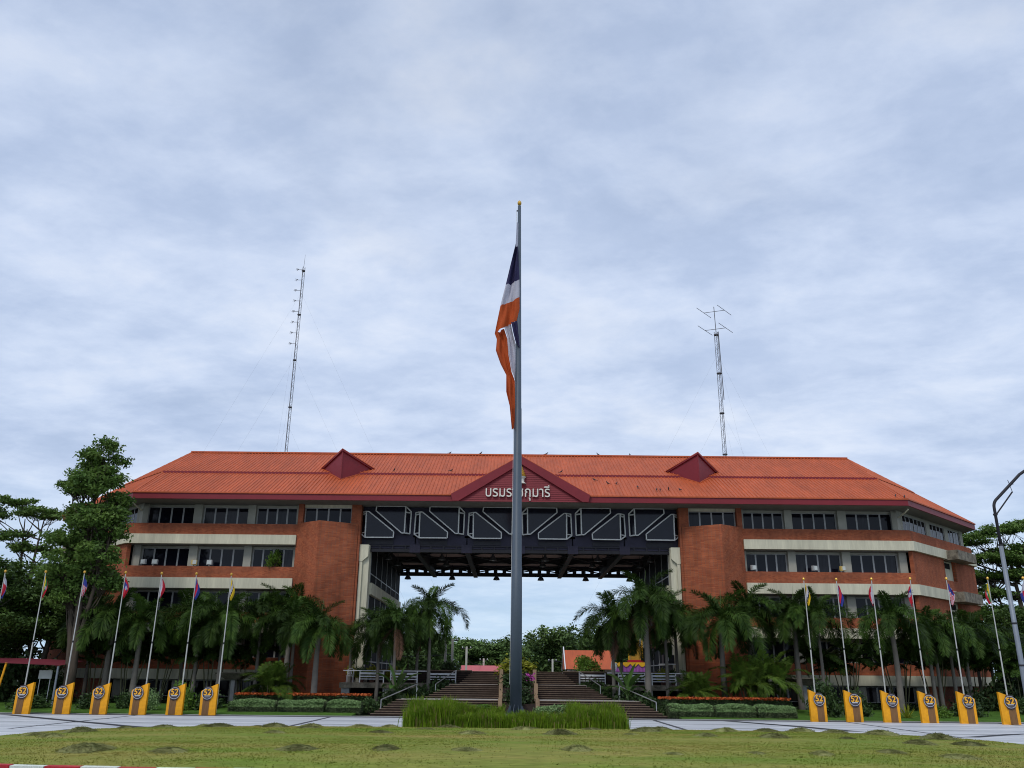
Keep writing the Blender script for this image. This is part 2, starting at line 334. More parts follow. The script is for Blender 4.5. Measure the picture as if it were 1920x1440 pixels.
# dark tar repairs crossing the slabs
for i, pts in enumerate([[(-29.5, 53.6), (-24, 48.6), (-19, 44.2), (-16.5, 42.0)], [(30, 46.5), (24, 43.6), (20.5, 40.9)], [(13.0, 53.8), (15.2, 49), (16.8, 44.5)]]):
    b = MB(); n = len(pts)
    for j in range(n-1):
        (x0, y0), (x1, y1) = pts[j], pts[j+1]; w = .42
        b.face([(x0-w, y0, .021), (x0+w, y0, .021), (x1+w, y1, .021), (x1-w, y1, .021)])
    o = b.build('tar_repair', TAR, road)
# verge behind the road
b = MB()
for x0, x1 in ((-70, -9.6), (10.6, 70)):
    b.hexa([(x0, 55.9, -.1), (x1, 55.9, -.1), (x1, 62.5, -.1), (x0, 62.5, -.1), (x0, 55.9, .05), (x1, 55.9, .05), (x1, 62.5, .42), (x0, 62.5, .42)])
props(b.build('verge', VERGE), kind='structure')
props(MB().box(-120, 120, 55.62, 55.9, -0.1, 0.025).build('road_edge_strip', GREYC), kind='structure')

# lawn island: rounded oval with a gentle crown
LX, LY, LA, LB = 0.3, 32.25, 19.4, 9.0
def oval(a, A=LA, B=LB, e=4.0):
    c, s = math.cos(a), math.sin(a)
    return LX+A*math.copysign(abs(c)**(2/e), c), LY+B*math.copysign(abs(s)**(2/e), s)
def lawn_z(t): return 0.12+0.24*(1-t**5)
NB, NR = 160, 14
V = [(LX, LY, lawn_z(0))]; F3 = []
for r in range(1, NR+1):
    t = (r/NR)**0.7
    for j in range(NB):
        x, y = oval(2*PI*j/NB); V.append((LX+(x-LX)*t, LY+(y-LY)*t, lawn_z(t)+rnd.uniform(-.012, .012)))
b = MB(); b.v = V
for j in range(NB): b.f.append((0, 1+j, 1+(j+1) % NB)); b.mi.append(0)
for r in range(NR-1):
    for j in range(NB):
        a, c = 1+r*NB+j, 1+r*NB+(j+1) % NB; b.f.append((a, a+NB, c+NB, c)); b.mi.append(0)
lawn = props(b.build('lawn', LAWN, smooth=True), kind='structure')
# short tufts all over the lawn
n = 90000
ang = rng.uniform(0, 2*PI, n); tt = np.sqrt(rng.uniform(0, .97, n))
xy = np.array([oval(a) for a in ang]); px = LX+(xy[:, 0]-LX)*tt; py = LY+(xy[:, 1]-LY)*tt
pz = 0.12+0.24*(1-tt**5)-.01
hgt = rng.uniform(.015, .05, n); d = rng.normal(0, .03, (n, 2)); wx = rng.uniform(.012, .03, n)
V = np.stack([np.stack([px-wx, py, pz], 1), np.stack([px+wx, py, pz], 1), np.stack([px+d[:, 0], py+d[:, 1], pz+hgt], 1)], 1).reshape(-1, 3)
o = mobj('lawn_grass', npmesh('lawn_grass', V, np.arange(3*n).reshape(n, 3), TUFT))
props(o, 'short mown grass blades covering the oval lawn', 'grass', kind='stuff')
# kerb of red and white painted blocks round the island
kerb = thing('painted_kerb', 'low kerb of alternating red and white blocks along the near edge of the oval lawn', 'kerb', (LX, LY, 0))
# even arc length
fine = [oval(2*PI*i/4000) for i in range(4001)]; acc = [0]
for i in range(4000): acc.append(acc[-1]+math.dist(fine[i], fine[i+1]))
nk = int(acc[-1]/0.95); nk -= nk % 2; out = 0
def at_len(L):
    global out
    while out < 3999 and acc[out+1] < L: out += 1
    return fine[out]
ks = [at_len(acc[-1]*i/nk) for i in range(nk)] + [fine[0]]
for i in range(nk):
    if ks[i][1] > 29.5: continue
    p, q = Vector((*ks[i], 0)), Vector((*ks[i+1], 0)); t = (q-p).normalized(); nrm = Vector((t.y, -t.x, 0)); g = t*0.012
    h = 0.17+rnd.uniform(-.006, .006)
    P = [p+g, q-g, q-g+nrm*.19, p+g+nrm*.19]
    MB().hexa(P+[P[0]+Vector((0, 0, h)), P[1]+Vector((0, 0, h)), P[2]+Vector((0, 0, h-.015)), P[3]+Vector((0, 0, h-.015))]).build('kerb_block', KRED if i % 2 else KWHT, kerb)

# ================================================================== BUILDING
F0 = 68.0
BLD = thing('gate_building', 'long red brick building with orange roof and dark bridge between two wings', 'building', (XC, F0, 0))
def wx(s, r): return XC+s*r
def strip(b, s, path, off, th, z0, z1, m=0):
    """wall following a plan path (r, y); off = outward shift, th = thickness inward"""
    n = len(path); N = []
    for i in range(n-1):
        dx, dy = path[i+1][0]-path[i][0], path[i+1][1]-path[i][1]; l = math.hypot(dx, dy); N.append((dy/l, -dx/l))
    def offs(d):
        R = []
        for i, (x, y) in enumerate(path):
            a = N[max(i-1, 0)]; c = N[min(i, n-2)]; k = 1+a[0]*c[0]+a[1]*c[1]
            R.append((x+d*(a[0]+c[0])/k, y+d*(a[1]+c[1])/k))
        return R
    O, I = offs(off), offs(off-th)
    for i in range(n-1):
        q = [O[i], O[i+1], I[i+1], I[i]]
        b.hexa([(wx(s, x), y, z0) for x, y in q]+[(wx(s, x), y, z1) for x, y in q], m)
PANE = {}
CURT = mat('curtained_glass', (0.020, 0.021, 0.026), 0.08, 0.5, 1.5, spec=0.2, stretch=(9, 9, .3))
MATTE = mat('matte_dark_glass', (0.010, 0.010, 0.012), 0.75, 0.3, 0.5, spec=0.06)  # matte near-black: the opposite wing's dark reflection put into the pane colour
def pane(parent, cx_, cy_, cz, w, h, ang, gm=None):
    if gm is None and rnd.random() < .22: gm = CURT
    k = (round(w, 2), round(h, 2), gm.name if gm else '')
    if k not in PANE: PANE[k] = MB().box(-w/2, w/2, -.012, .012, -h/2, h/2).mesh('pane', gm or GLASS)
    mobj('pane', PANE[k], parent, (cx_, cy_, cz), (rnd.uniform(-.012, .012), 0, ang+rnd.uniform(-.012, .012)))
def window(p0, p1, z0, z1, n, fm=ALU, fw=0.05, transom=None):
    """window frame with n upright panes between plan points p0 and p1"""
    a, c = Vector((*p0, 0)), Vector((*p1, 0))
    if a.x > c.x: a, c = c, a
    u = (c-a).normalized(); L = (c-a).length; b = MB(); ang = math.atan2(u.y, u.x)
    for z in (z0+fw/2, z1-fw/2)+((transom,) if transom else ()): b.bar(a+Vector((0, 0, z)), c+Vector((0, 0, z)), .12, fw)
    for i in range(n+1):
        p = a+u*min(max(L*i/n, fw/2), L-fw/2); q = .09 if i == n//2 else fw
        b.bar(p+Vector((0, 0, z0)), p+Vector((0, 0, z1)), q, .125, up=tuple(u))
    f = b.build('window', fm, BLD); w = L/n-fw
    for i in range(n):
        p = a+u*L*(i+.5)/n
        if transom:
            pane(f, p.x, p.y, (z0+transom)/2, w, transom-z0-fw, ang); pane(f, p.x, p.y, (z1+transom)/2, w, z1-transom-fw, ang)
        else: pane(f, p.x, p.y, (z0+z1)/2, w, z1-z0-2*fw, ang)
    return f
BRZ = [(2.70, 3.58), (6.11, 6.90), (9.46, 10.35), (12.82, 13.70)]     # brick parapets
CRZ = [(1.97, 2.70), (5.36, 6.11), (8.65, 9.46), (12.07, 12.82)]      # cream bands
BAYS = [(18.02, 21.3), (21.95, 25.6), (26.32, 30.12)]
DP = 20.8
PATH = [(17.70, F0), (31.0, F0), (40.9, F0+9.7), (40.9, F0+11.1), (31.0, F0+DP), (12.75, F0+DP)]
P1, P2 = PATH[1], PATH[2]
def cham(t): return (P1[0]+(P2[0]-P1[0])*t, P1[1]+(P2[1]-P1[1])*t)
for s in (-1, 1):
    # parapets and bands, one part each
    for z0, z1 in BRZ:
        b = MB(); strip(b, s, PATH, 0, .25, z0, z1); b.build('brick_parapet', BRICK, BLD)
    for z0, z1 in CRZ:
        b = MB(); strip(b, s, PATH[:5], .24, .44, z0, z1-.004); b.build('cream_band', CREAM, BLD)
        b = MB(); b.hexa([(wx(s, r), y, z) for z in (z0-.06, z0+.18) for r, y in ((17.72, F0+.2), (30.95, F0+.2), (30.95, F0+3), (17.72, F0+3))]); b.build('floor_slab', SOFFIT, BLD)
    # blind brick walls of the slanting ends with a recessed cream slot
    b = MB(); strip(b, s, [P1, cham(.475)], -.002, .3, 0, 12.07); b.build('brick_wall', BRICK, BLD)
    b = MB(); strip(b, s, [cham(.66), P2]+PATH[3:], -.002, .3, 0, 12.07); b.build('brick_wall', BRICK, BLD)
    b = MB(); strip(b, s, [cham(.44), cham(.70)], -.31, .2, 0, 12.0); b.build('slot_panel', CREAM, BLD)
    for zc in (4.6, 8.0, 11.4):
        b = MB(); strip(b, s, [cham(.50), cham(.62)], -.27, .1, zc, zc+.45); b.build('louvre', DARKR, BLD)
    for z0, z1 in ((12.0, 12.78), (8.55, 9.35), (5.2, 6.0)):
        b = MB(); strip(b, s, [cham(.49), cham(.80)], 1.15, 1.12, z0, z1); b.build('concrete_ledge', CONC, BLD)
    # returns at the corner of the recess, cream pillars, window heads
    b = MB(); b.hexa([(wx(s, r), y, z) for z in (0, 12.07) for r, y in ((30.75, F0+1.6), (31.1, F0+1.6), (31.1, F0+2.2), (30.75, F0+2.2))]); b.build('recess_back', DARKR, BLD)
    for r0, r1 in ((17.70, 18.0), (21.32, 21.93), (25.62, 26.30), (30.14, 30.75)):
        MB().box(wx(s, r0), wx(s, r1), F0+.55, F0+1.25, 0, 15.32).build('pillar', CREAM2, BLD)
    for zt, zb in ((15.32, 15.14), (12.0, 11.84), (8.6, 8.46), (5.3, 5.16)):
        MB().box(wx(s, 17.7), wx(s, 30.14), F0+.80, F0+1.15, zb, zt).build('window_head', CREAM2, BLD)
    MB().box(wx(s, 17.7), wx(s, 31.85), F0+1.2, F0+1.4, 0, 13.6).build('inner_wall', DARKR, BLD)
    for z0, z1, n in ((13.80, 15.14, 4), (10.30, 11.84, 4), (6.86, 8.46, 4), (3.55, 5.16, 4), (.75, 1.9, 4)):
        for r0, r1 in BAYS:
            window((wx(s, r0), F0+.95), (wx(s, r1), F0+.95), z0, z1, n)
    # upper storey along the slanting end
    def ins(t, d=.75):
        x, y = cham(t); k = math.sqrt(.5); return (wx(s, x-d*k), y+d*k)
    for t0, t1, n in ((.045, .40, 6), (.46, .70, 4), (.76, .97, 4)):
        window(ins(t0), ins(t1), 13.75, 15.12, n)
    for t0, t1 in ((-.03, .045), (.40, .46), (.70, .76), (.97, 1.02)):
        b = MB(); a_, c_ = ins(t0, .65), ins(t1, .65); a2, c2 = ins(t0, 1.1), ins(t1, 1.1)
        b.hexa([(p[0], p[1], z) for z in (13.6, 15.32) for p in (a_, c_, c2, a2)]); b.build('pillar', CREAM2, BLD)
    b = MB(); a_, c_ = ins(-.03, .68), ins(1.02, .68); a2, c2 = ins(-.03, 1.0), ins(1.02, 1.0)
    b.hexa([(p[0], p[1], z) for z in (15.12, 15.32) for p in (a_, c_, c2, a2)]); b.build('window_head', CREAM2, BLD)
    # brick tower with a prow
    b = MB(); prow = [(12.9, F0+.02), (15.65, F0-1.55), (17.72, F0-.02), (17.72, F0+1.2), (12.9, F0+1.2)]
    b.prism([(wx(s, r), y, 0) for r, y in prow], (0, 0, 13.78)); b.build('brick_tower', BRICK, BLD)
    MB().box(wx(s, 12.72), wx(s, 13.5), F0+.12, F0+1.3, 0, 15.34).build('brick_pier', BRICK, BLD)
    MB().box(wx(s, 17.33), wx(s, 17.74), F0-.01, F0+1.25, 13.6, 15.34).build('brick_pier', BRICK, BLD)
    MB().box(wx(s, 13.5), wx(s, 17.33), F0+.30, F0+.8, 15.10, 15.36).build('window_head', CREAM, BLD)
    window((wx(s, 13.52), F0+.5), (wx(s, 17.31), F0+.5), 13.7, 15.10, 4)
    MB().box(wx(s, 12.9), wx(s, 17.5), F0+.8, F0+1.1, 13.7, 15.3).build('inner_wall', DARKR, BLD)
    # inner side of the passage: cream column, windows and spandrels
    MB().box(wx(s, 11.95), wx(s, 12.72), F0+.55, F0+1.5, 0, 12.2).build('passage_column', CREAM, BLD)
    b = MB(); b.prism([(wx(s, 12.0), F0+.50, 12.2), (wx(s, 12.71), F0+.50, 12.2), (wx(s, 12.71), F0+.5, 10.9), (wx(s, 12.45), F0+.5, 10.9), (wx(s, 12.0), F0+.5, 11.3)], (0, -.18, 0)); b.build('rain_head', CREAM, BLD)
    MB().box(wx(s, 12.44), wx(s, 12.68), F0+.36, F0+.53, 2.0, 10.9).build('downpipe', CREAM, BLD)
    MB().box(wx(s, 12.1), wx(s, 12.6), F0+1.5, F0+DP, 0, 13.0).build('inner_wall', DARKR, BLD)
    for z0, z1 in ((8.45, 9.35), (5.05, 5.95), (1.9, 2.72)):
        MB().box(wx(s, 11.75), wx(s, 12.08), F0+1.5, F0+DP-.2, z0, z1).build('passage_spandrel', CREAM, BLD)
    for z0, z1, tr in ((9.35, 12.2, 10.1), (5.95, 8.45, 6.6), (2.75, 5.05, 3.4)):
        b = MB(); L = DP-2; n = 6; xx = wx(s, 11.98)
        for i in range(n+1): b.box(xx-.05, xx+.05, F0+1.6+L*i/n-.05, F0+1.6+L*i/n+.05, z0, z1)
        b.box(xx-.045, xx+.045, F0+1.6, F0+1.6+L, tr-.04, tr+.04)
        f = b.build('window', ALU, BLD)
        for i in range(n):
            pane(f, xx+s*.01, F0+1.6+L*(i+.5)/n, (z0+tr)/2, L/n-.1, tr-z0-.08, PI/2, MATTE); pane(f, xx+s*.01, F0+1.6+L*(i+.5)/n, (z1+tr)/2, L/n-.1, z1-tr-.08, PI/2, MATTE)
    # slanting rain pipes under the eaves
    MB().tube([(wx(s, 30.6), F0-1.2, 15.15), (wx(s, 30.5), F0-.9, 14.98), (wx(s, 30.45), F0+.5, 14.75), (wx(s, 30.45), F0+.5, 13.72)], .06, 8).build('rain_pipe', CREAM, BLD)

# ---------------- bridge between the towers
BY = F0+1.0
MB().box(wx(1, -12.7), wx(1, 12.7), BY, BY+.3, 12.0, 15.32).build('bridge_wall', NAVY, BLD)
MB().box(wx(1, -11.9), wx(1, 11.9), BY+.3, F0+DP-.4, 13.05, 13.2).build('bridge_ceiling', BROWNC, BLD)
MB().box(wx(1, -12.7), wx(1, 12.7), F0+DP-.35, F0+DP-.1, 12.95, 15.32).build('bridge_wall', NAVY, BLD)
b = MB()
for z0, z1, y0 in ((11.72, 11.95, -.12), (12.18, 12.26, -.10)): b.box(wx(1, -12.7), wx(1, 12.7), BY+y0, BY+y0+.3, z0, z1)
b.build('bottom_chord', STEELD, BLD)
for i in range(25):
    x = -12.2+i*24.4/24
    MB().box(wx(1, x)-.05, wx(1, x)+.05, BY-.10, BY+.16, 11.95, 12.18).build('chord_post', STEELD, BLD)
for x in (-8.4, -4.25, 0, 4.25, 8.4):
    b = MB(); b.box(wx(1, x)-.2, wx(1, x)+.2, BY-.02, F0+DP-.2, 11.85, 11.93); b.box(wx(1, x)-.04, wx(1, x)+.04, BY, F0+DP-.2, 11.93, 12.9); b.box(wx(1, x)-.2, wx(1, x)+.2, BY, F0+DP-.2, 12.9, 13.05)
    b.build('cross_beam', STEELD, BLD)
    MB().box(wx(1, x)-.42, wx(1, x)+.42, BY-.16, BY+.05, 11.68, 12.32).build('beam_cap', NAVY, BLD)
for y in (F0+7.5, F0+14):
    MB().box(wx(1, -11.8), wx(1, 11.8), y-.1, y+.1, 12.5, 13.04).build('long_beam', STEELD, BLD)
for k, x in enumerate((-12.0, -8.4, -4.25, 0, 4.25, 8.4)):
    x2 = (-8.4, -4.25, 0, 4.25, 8.4, 12.0)[k]
    for y0, y1 in ((BY+.3, F0+7.5), (F0+7.5, F0+14), (F0+14, F0+DP-.4)):
        for a_, c_ in ((x, x2), (x2, x)):
            MB().bar((wx(1, a_), y0, 12.35), (wx(1, c_), y1, 12.35+.002*(a_ < c_)), .1, .1).build('brace', STEELD, BLD)
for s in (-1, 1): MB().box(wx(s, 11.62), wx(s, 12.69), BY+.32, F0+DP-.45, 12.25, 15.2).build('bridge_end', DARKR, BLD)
# ladder truss along the far edge of the bridge: sky shows through its openings
yr = F0+DP
for z0, z1 in ((12.0, 12.38), (12.64, 13.02)):
    MB().box(wx(1, -12.5), wx(1, 12.5), yr-.1, yr+.1, z0, z1).build('far_chord', STEELD, BLD)
for i in range(28):
    x = -12.1+i*24.2/27
    MB().box(wx(1, x)-.19, wx(1, x)+.19, yr-.07, yr+.07, 12.38, 12.64).build('chord_post', STEELD, BLD)
# zigzag windows: an upper and a lower faceted bay in each of six units
UF = [(-.0, 15.33), (2.36, 15.33), (2.34, 13.18), (2.12, 13.18), (-.03, 14.95)]
US = [(2.36, 15.33), (2.78, 14.95), (2.74, 13.18), (2.34, 13.18)]
LF = [(-.80, 14.88), (-.60, 14.88), (1.48, 13.28), (1.47, 12.82), (-.78, 12.81)]
LS = [(-.80, 14.88), (-1.16, 14.88), (-1.22, 13.15), (-.78, 12.81)]
WFR = mat('bridge_window_frame', (0.60, 0.60, 0.57), 0.5, 0.08, 2)
GLB = mat('bridge_glass', (0.010, 0.010, 0.017), 0.10, 0.3, 0.5, spec=0.3)
def bay(s, ox, poly, slim, wallx):
    yf = BY-.42
    def PT(p, y): return Vector((wx(s, -(ox+p[0])), y, p[1]))
    b = MB(); fr = [PT(p, yf) for p in poly]
    for i in range(len(fr)): b.bar(fr[i], fr[(i+1) % len(fr)], .09, .09, up=(0, 1, 0))
    sp = [PT(p, yf if abs(p[0]-poly[wallx][0]) < .08 else BY-.06) for p in slim]
    for i in range(len(sp)): b.bar(sp[i], sp[(i+1) % len(sp)], .1, .1, up=(0, 1, 0))
    if slim is LS:
        b.bar(PT((-1.17, 14.68), BY-.06), PT((-.80, 14.72), yf), .1, .12, up=(0, 1, 0)); b.bar(PT((-1.2, 13.2), BY-.06), PT((-.79, 13.2), yf), .08, .08, up=(0, 1, 0))
    else:
        b.bar(PT((2.77, 14.85), BY-.06), PT((2.36, 14.85), yf), .1, .12, up=(0, 1, 0))
    f = b.build('zigzag_window', WFR, BLD)
    g = MB(); g.prism([p+Vector((0, .03, 0)) for p in fr], (0, .02, 0)); g.build('pane', GLB, f)
    g = MB(); g.prism([p+Vector((0, .03, 0)) for p in sp], (0, .02, 0)); g.build('pane', GLB, f)
    # boxed sides back to the wall
    g = MB()
    for i in range(len(poly)):
        p, q = poly[i], poly[(i+1) % len(poly)]
        if abs(p[0]-poly[wallx][0]) < .08 and abs(q[0]-poly[wallx][0]) < .08: continue
        g.face([PT(p, yf+.06), PT(q, yf+.06), PT(q, BY+.01), PT(p, BY+.01)])
    g.build('bay_side', NAVY, f)
for s in (-1, 1):
    for ox in (-11.6, -7.28, -2.96):
        bay(s, ox, UF, US, 1)
        bay(s, ox, LF, LS, 0)
# panels below the windows
for s in (-1, 1):
    for ox in (-11.6, -7.28, -2.96):
        xa, xb = wx(s, -(ox-.75)), wx(s, -(ox+1.45)); MB().box(min(xa, xb), max(xa, xb), BY-.05, BY+.02, 12.32, 12.66).build('vent_panel', STEELD, BLD)

# ---------------- roof
EZ, EY, RZ, RY = 15.84, 66.2, 22.0, 78.4
EP = [(30.35, EY), (41.25, 77.2), (41.25, 79.6), (30.35, 2*RY-EY)]
def ribbed(b, A, B, C_, D, sp=.30, h=.06, w=.055):
    A, B, C_, D = map(Vector, (A, B, C_, D)); u = (B-A).normalized(); nn = u.cross(D-A if (D-A).length > .01 else C_-A).normalized()
    if nn.z < 0: nn = -nn
    v = nn.cross(u).normalized()
    if v.z < 0: v = -v
    poly = [P for i, P in enumerate((A, B, C_, D)) if not (i == 3 and (D-C_).length < .01)]
    b.face(poly); q = [((P-A).dot(u), (P-A).dot(v)) for P in poly]
    s0, s1 = min(p[0] for p in q), max(p[0] for p in q); s_ = s0+.1
    while s_ < s1-.05:
        ts = []
        for i in range(len(q)):
            (a0, t0), (a1, t1) = q[i], q[(i+1) % len(q)]
            if (a0-s_)*(a1-s_) < 0: ts.append(t0+(t1-t0)*(s_-a0)/(a1-a0))
        if len(ts) >= 2 and max(ts)-min(ts) > .15:
            p, e = A+u*s_+v*min(ts), A+u*s_+v*max(ts); k = nn*h
            b.hexa([p-u*w, p+u*w, e+u*w, e-u*w, p-u*w*.4+k, p+u*w*.4+k, e+u*w*.4+k, e-u*w*.4+k])
        s_ += sp
def P3(r, y, z): return (XC+r, y, z)
TS = .47; SY, SZ = EY+(RY-EY)*TS, EZ+(RZ-EZ)*TS         # lap between lower and upper sheets
RE = 30.9; SR = 30.35+(RE-30.35)*TS
for s in (1, -1):        # front and back slopes
    Yf = (lambda y: y) if s == 1 else (lambda y: 2*RY-y)
    b = MB(); ribbed(b, P3(-30.35, Yf(EY), EZ), P3(30.35, Yf(EY), EZ), P3(SR, Yf(SY), SZ), P3(-SR, Yf(SY), SZ)); b.build('roof_sheets', ORANGE, BLD)
    k = .16
    b = MB(); ribbed(b, P3(-SR, Yf(SY-.25), SZ-.12+k), P3(SR, Yf(SY-.25), SZ-.12+k), P3(RE, Yf(RY), RZ+k*.6), P3(-RE, Yf(RY), RZ+k*.6)); b.build('roof_sheets', ORANGE, BLD)
    b = MB(); b.box(XC-SR, XC+SR, Yf(SY-.25)-.02, Yf(SY-.25)+.02, SZ-.28, SZ+.05); b.build('lap_flashing', MAROON, BLD)
for s in (-1, 1):        # slanting ends
    T = (RE*s, RY, RZ)
    for (r0, y0), (r1, y1) in zip(EP[:-1], EP[1:]):
        A, B_ = (r0*s, y0, EZ), (r1*s, y1, EZ)
        mix = lambda P, Q, t: tuple(P[i]+(Q[i]-P[i])*t for i in range(3))
        b = MB(); ribbed(b, P3(*A), P3(*B_), P3(*mix(B_, T, TS)), P3(*mix(A, T, TS))); b.build('roof_sheets', ORANGE, BLD)
        up = lambda P: (P[0], P[1], P[2]+.12)
        b = MB(); ribbed(b, P3(*up(mix(A, T, TS-.02))), P3(*up(mix(B_, T, TS-.02))), P3(*up(T)), P3(*up(T))); b.build('roof_sheets', ORANGE, BLD)
        MB().tube([P3(*A), P3(*T)], .10, 6).build('hip_cap', ORANGE, BLD)
MB().box(XC-RE, XC+RE, RY-.22, RY+.22, RZ+.06, RZ+.2).build('ridge_cap', ORANGE, BLD)
for s in (-1, 1):
    b = MB(); strip(b, s, [(5.0, EY)]+EP+[(0, 2*RY-EY)], .05, .12, 15.32, EZ+.01); b.build('fascia', MAROON, BLD)
    b = MB(); strip(b, s, [(5.2, EY)]+EP+[(0, 2*RY-EY)], .13, .10, EZ-.07, EZ+.03); b.build('eave_edge', ORANGE, BLD)
b = MB(); pts = [(r, y) for r, y in EP]+[(-r, y) for r, y in EP[::-1]]
b.prism([P3(r, y, 15.34) for r, y in pts], (0, 0, .05)); b.build('soffit', SOFFIT, BLD)
# central gable
GY, GA, GH = 66.02, 5.45, 18.95
b = MB()
gy2 = EY+(GH-EZ)/(RZ-EZ)*(RY-EY)
for s in (-1, 1):
    ap, co, bk = Vector(P3(0, GY-.1, GH+.06)), Vector(P3(s*(GA+.1), GY-.1, EZ-.02)), Vector(P3(0, gy2+.4, GH+.06)); b.face([ap, co, bk] if s > 0 else [ap, bk, co])
    b.face([ap-Vector((0, 0, .05)), co-Vector((0, 0, .05)), co, ap])
b.build('gable_roof', ORANGE, BLD)
for s in (-1, 1):
    b = MB(); b.prism([P3(0, GY, GH), P3(s*GA, GY, EZ), P3(s*(GA-.15), GY, 15.31), P3(s*(GA-.62), GY, 15.31), P3(0, GY, GH-.62)], (0, -.14, 0)); b.build('gable_trim', MAROON, BLD)
b = MB(); z = 15.31
while z < GH-.6:
    hw = (GA-.6)*(GH-.62-z)/(GH-.62-15.31)+.1; hw2 = max(.02, hw-(GA-.6)*.15/(GH-.62-15.31)); yb = GY+.03
    b.hexa([P3(-hw, yb, z), P3(hw, yb, z), P3(hw, yb+.1, z), P3(-hw, yb+.1, z), P3(-hw2, yb+.025, z+.148), P3(hw2, yb+.025, z+.148), P3(hw2, yb+.1, z+.148), P3(-hw2, yb+.1, z+.148)]); z += .15
b.build('gable_boards', MAROON, BLD)
# diamond dormers
for s in (-1, 1):
    xc = s*15.0; fr = lambda r, y, z: P3(xc+r, y, z)
    ap, bt = Vector(fr(0, 70.15, 20.38)), Vector(fr(0, 70.15, 17.80)); bk = Vector(fr(0, 75.3, 20.38))
    for q in (-1, 1):
        sd_ = Vector(fr(q*2.28, 73.1, 19.36)); MB().prism([ap, bt, sd_], (0, .12, 0)).build('dormer_face', MAROON, BLD)
        b = MB(); o_ = Vector((0, -.18, .05)); b.prism([ap+o_, sd_+o_+Vector((q*.1, 0, -.03)), sd_+Vector((0, .4, .1)), bk], (0, 0, .06)); b.build('dormer_roof', ORANGE, BLD)
        MB().bar(ap+Vector((0, -.12, -.03)), sd_+Vector((0, -.12, -.03)), .1, .12).build('dormer_trim', MAROON, BLD)
        MB().bar(bt+Vector((0, -.08, .03)), sd_+Vector((0, -.08, 0)), .12, .08).build('dormer_flashing', ORANGE, BLD)
    MB().bar(bt+Vector((0, -.03, 0)), ap+Vector((0, -.03, 0)), .07, .07).build('dormer_trim', MAROON, BLD)

# ---------------- lettering and crest on the gable
def textmesh(body, size, ext, bold=0.0):
    cu = bpy.data.curves.new('t', 'FONT'); cu.body = body; cu.size = size; cu.extrude = ext; cu.offset = bold; cu.resolution_u = 3
    o = bpy.data.objects.new('t', cu); COL.objects.link(o); dg = bpy.context.evaluated_depsgraph_get()
    me = bpy.data.meshes.new_from_object(o.evaluated_get(dg)); bpy.data.objects.remove(o); bpy.data.curves.remove(cu)
    for v in me.vertices: v.co = (v.co.x, -v.co.z, v.co.y)
    xs = [v.co.x for v in me.vertices]; return me, (min(xs) if xs else 0), (max(xs) if xs else 0)
LET = mat('letter_white', (0.72, 0.68, 0.60), 0.5, 0.06, 3)
glyphs = ['บ', 'ร', 'ม', 'ร', 'า', 'ช', 'กุ', 'ม', 'า', 'รี']
word = ''.join(glyphs); SZL = 1.26
_, w0, w1 = textmesh(word, SZL, .05); span = 5.02; kx = span/(w1-w0); pre = ''
for g in glyphs:
    me, a_, c_ = textmesh(g, SZL, .06, .004)
    full, fa, fc = textmesh(pre+g, SZL, .06)
    me.materials.append(LET); mobj('letter', me, BLD, (XC-2.72+(fc-c_-w0)*kx, GY-.07, 15.68), scale=(kx, 1, .92)); pre += g
crest = MB(); cxp = Vector((XC+.03, GY-.05, 16.80))
crest.lathe([(.34, 0), (.42, .10), (.30, .18), (.34, .26), (.24, .36), (.26, .44), (.15, .56), (.17, .62), (.08, .80), (.02, 1.15)], cxp+Vector((0, 0, .5)), 10)
crest.build('crest', GOLD, BLD)
b = MB(); b.lathe([(.40, 0), (.34, .08), (.26, .14), (.26, .40), (.36, .46), (.40, .54)], cxp+Vector((0, 0, -.08)), 10); b.build('crest_pedestal', LET, BLD)

# ================================================================== staircase, terrace, decks
SXC = 0.62
props(MB().box(XC-11.7, XC+11.7, 67.45, 92, -.1, 2.74).build('terrace', LANDG), kind='structure')
stair = thing('staircase', 'wide dark stone staircase with two landings leading up under the bridge', 'staircase', (SXC, 57, 0))
NS = 7; RH = 2.74/(3*NS); TD = .34
def flight(y0, z0, h0, h1, n=NS):
    for i in range(n):
        hw = h0+(h1-h0)*i/(n-1); y = y0+i*TD; zt = z0+(i+1)*RH
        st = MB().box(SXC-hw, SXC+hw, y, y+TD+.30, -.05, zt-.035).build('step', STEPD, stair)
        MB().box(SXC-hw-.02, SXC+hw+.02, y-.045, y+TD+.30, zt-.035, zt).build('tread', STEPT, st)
flight(57.0, 0, 9.25, 7.95)
flight(62.0, NS*RH, 6.35, 4.85)
flight(65.1, 2*NS*RH, 4.15, 3.35)
l1 = NS*RH; l2 = 2*NS*RH
MB().box(SXC-7.9, SXC+7.9, 57+NS*TD-.04, 62.3, -.05, l1+.012).build('landing', LANDG, stair)
MB().box(SXC-4.9, SXC+4.9, 62+NS*TD-.04, 65.4, -.05, l2+.012).build('landing', LANDG, stair)
# slatted retaining wall behind, both sides of the top flight
wall = thing('terrace_wall', 'low dark slatted wall across the head of the staircase', 'wall', (SXC, 67.3, 0))
for s in (-1, 1):
    xa, xb = SXC+s*3.4, SXC+s*11.2
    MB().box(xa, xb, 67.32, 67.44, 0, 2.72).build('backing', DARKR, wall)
    for i in range(6):
        z = 1.86+i*.148; MB().box(xa, xb, 67.2, 67.318, z, z+.10).build('slat', STEPD, wall)
    MB().box(xa, xb, 67.14, 67.44, 2.725, 2.80).build('coping', STEPT, wall)
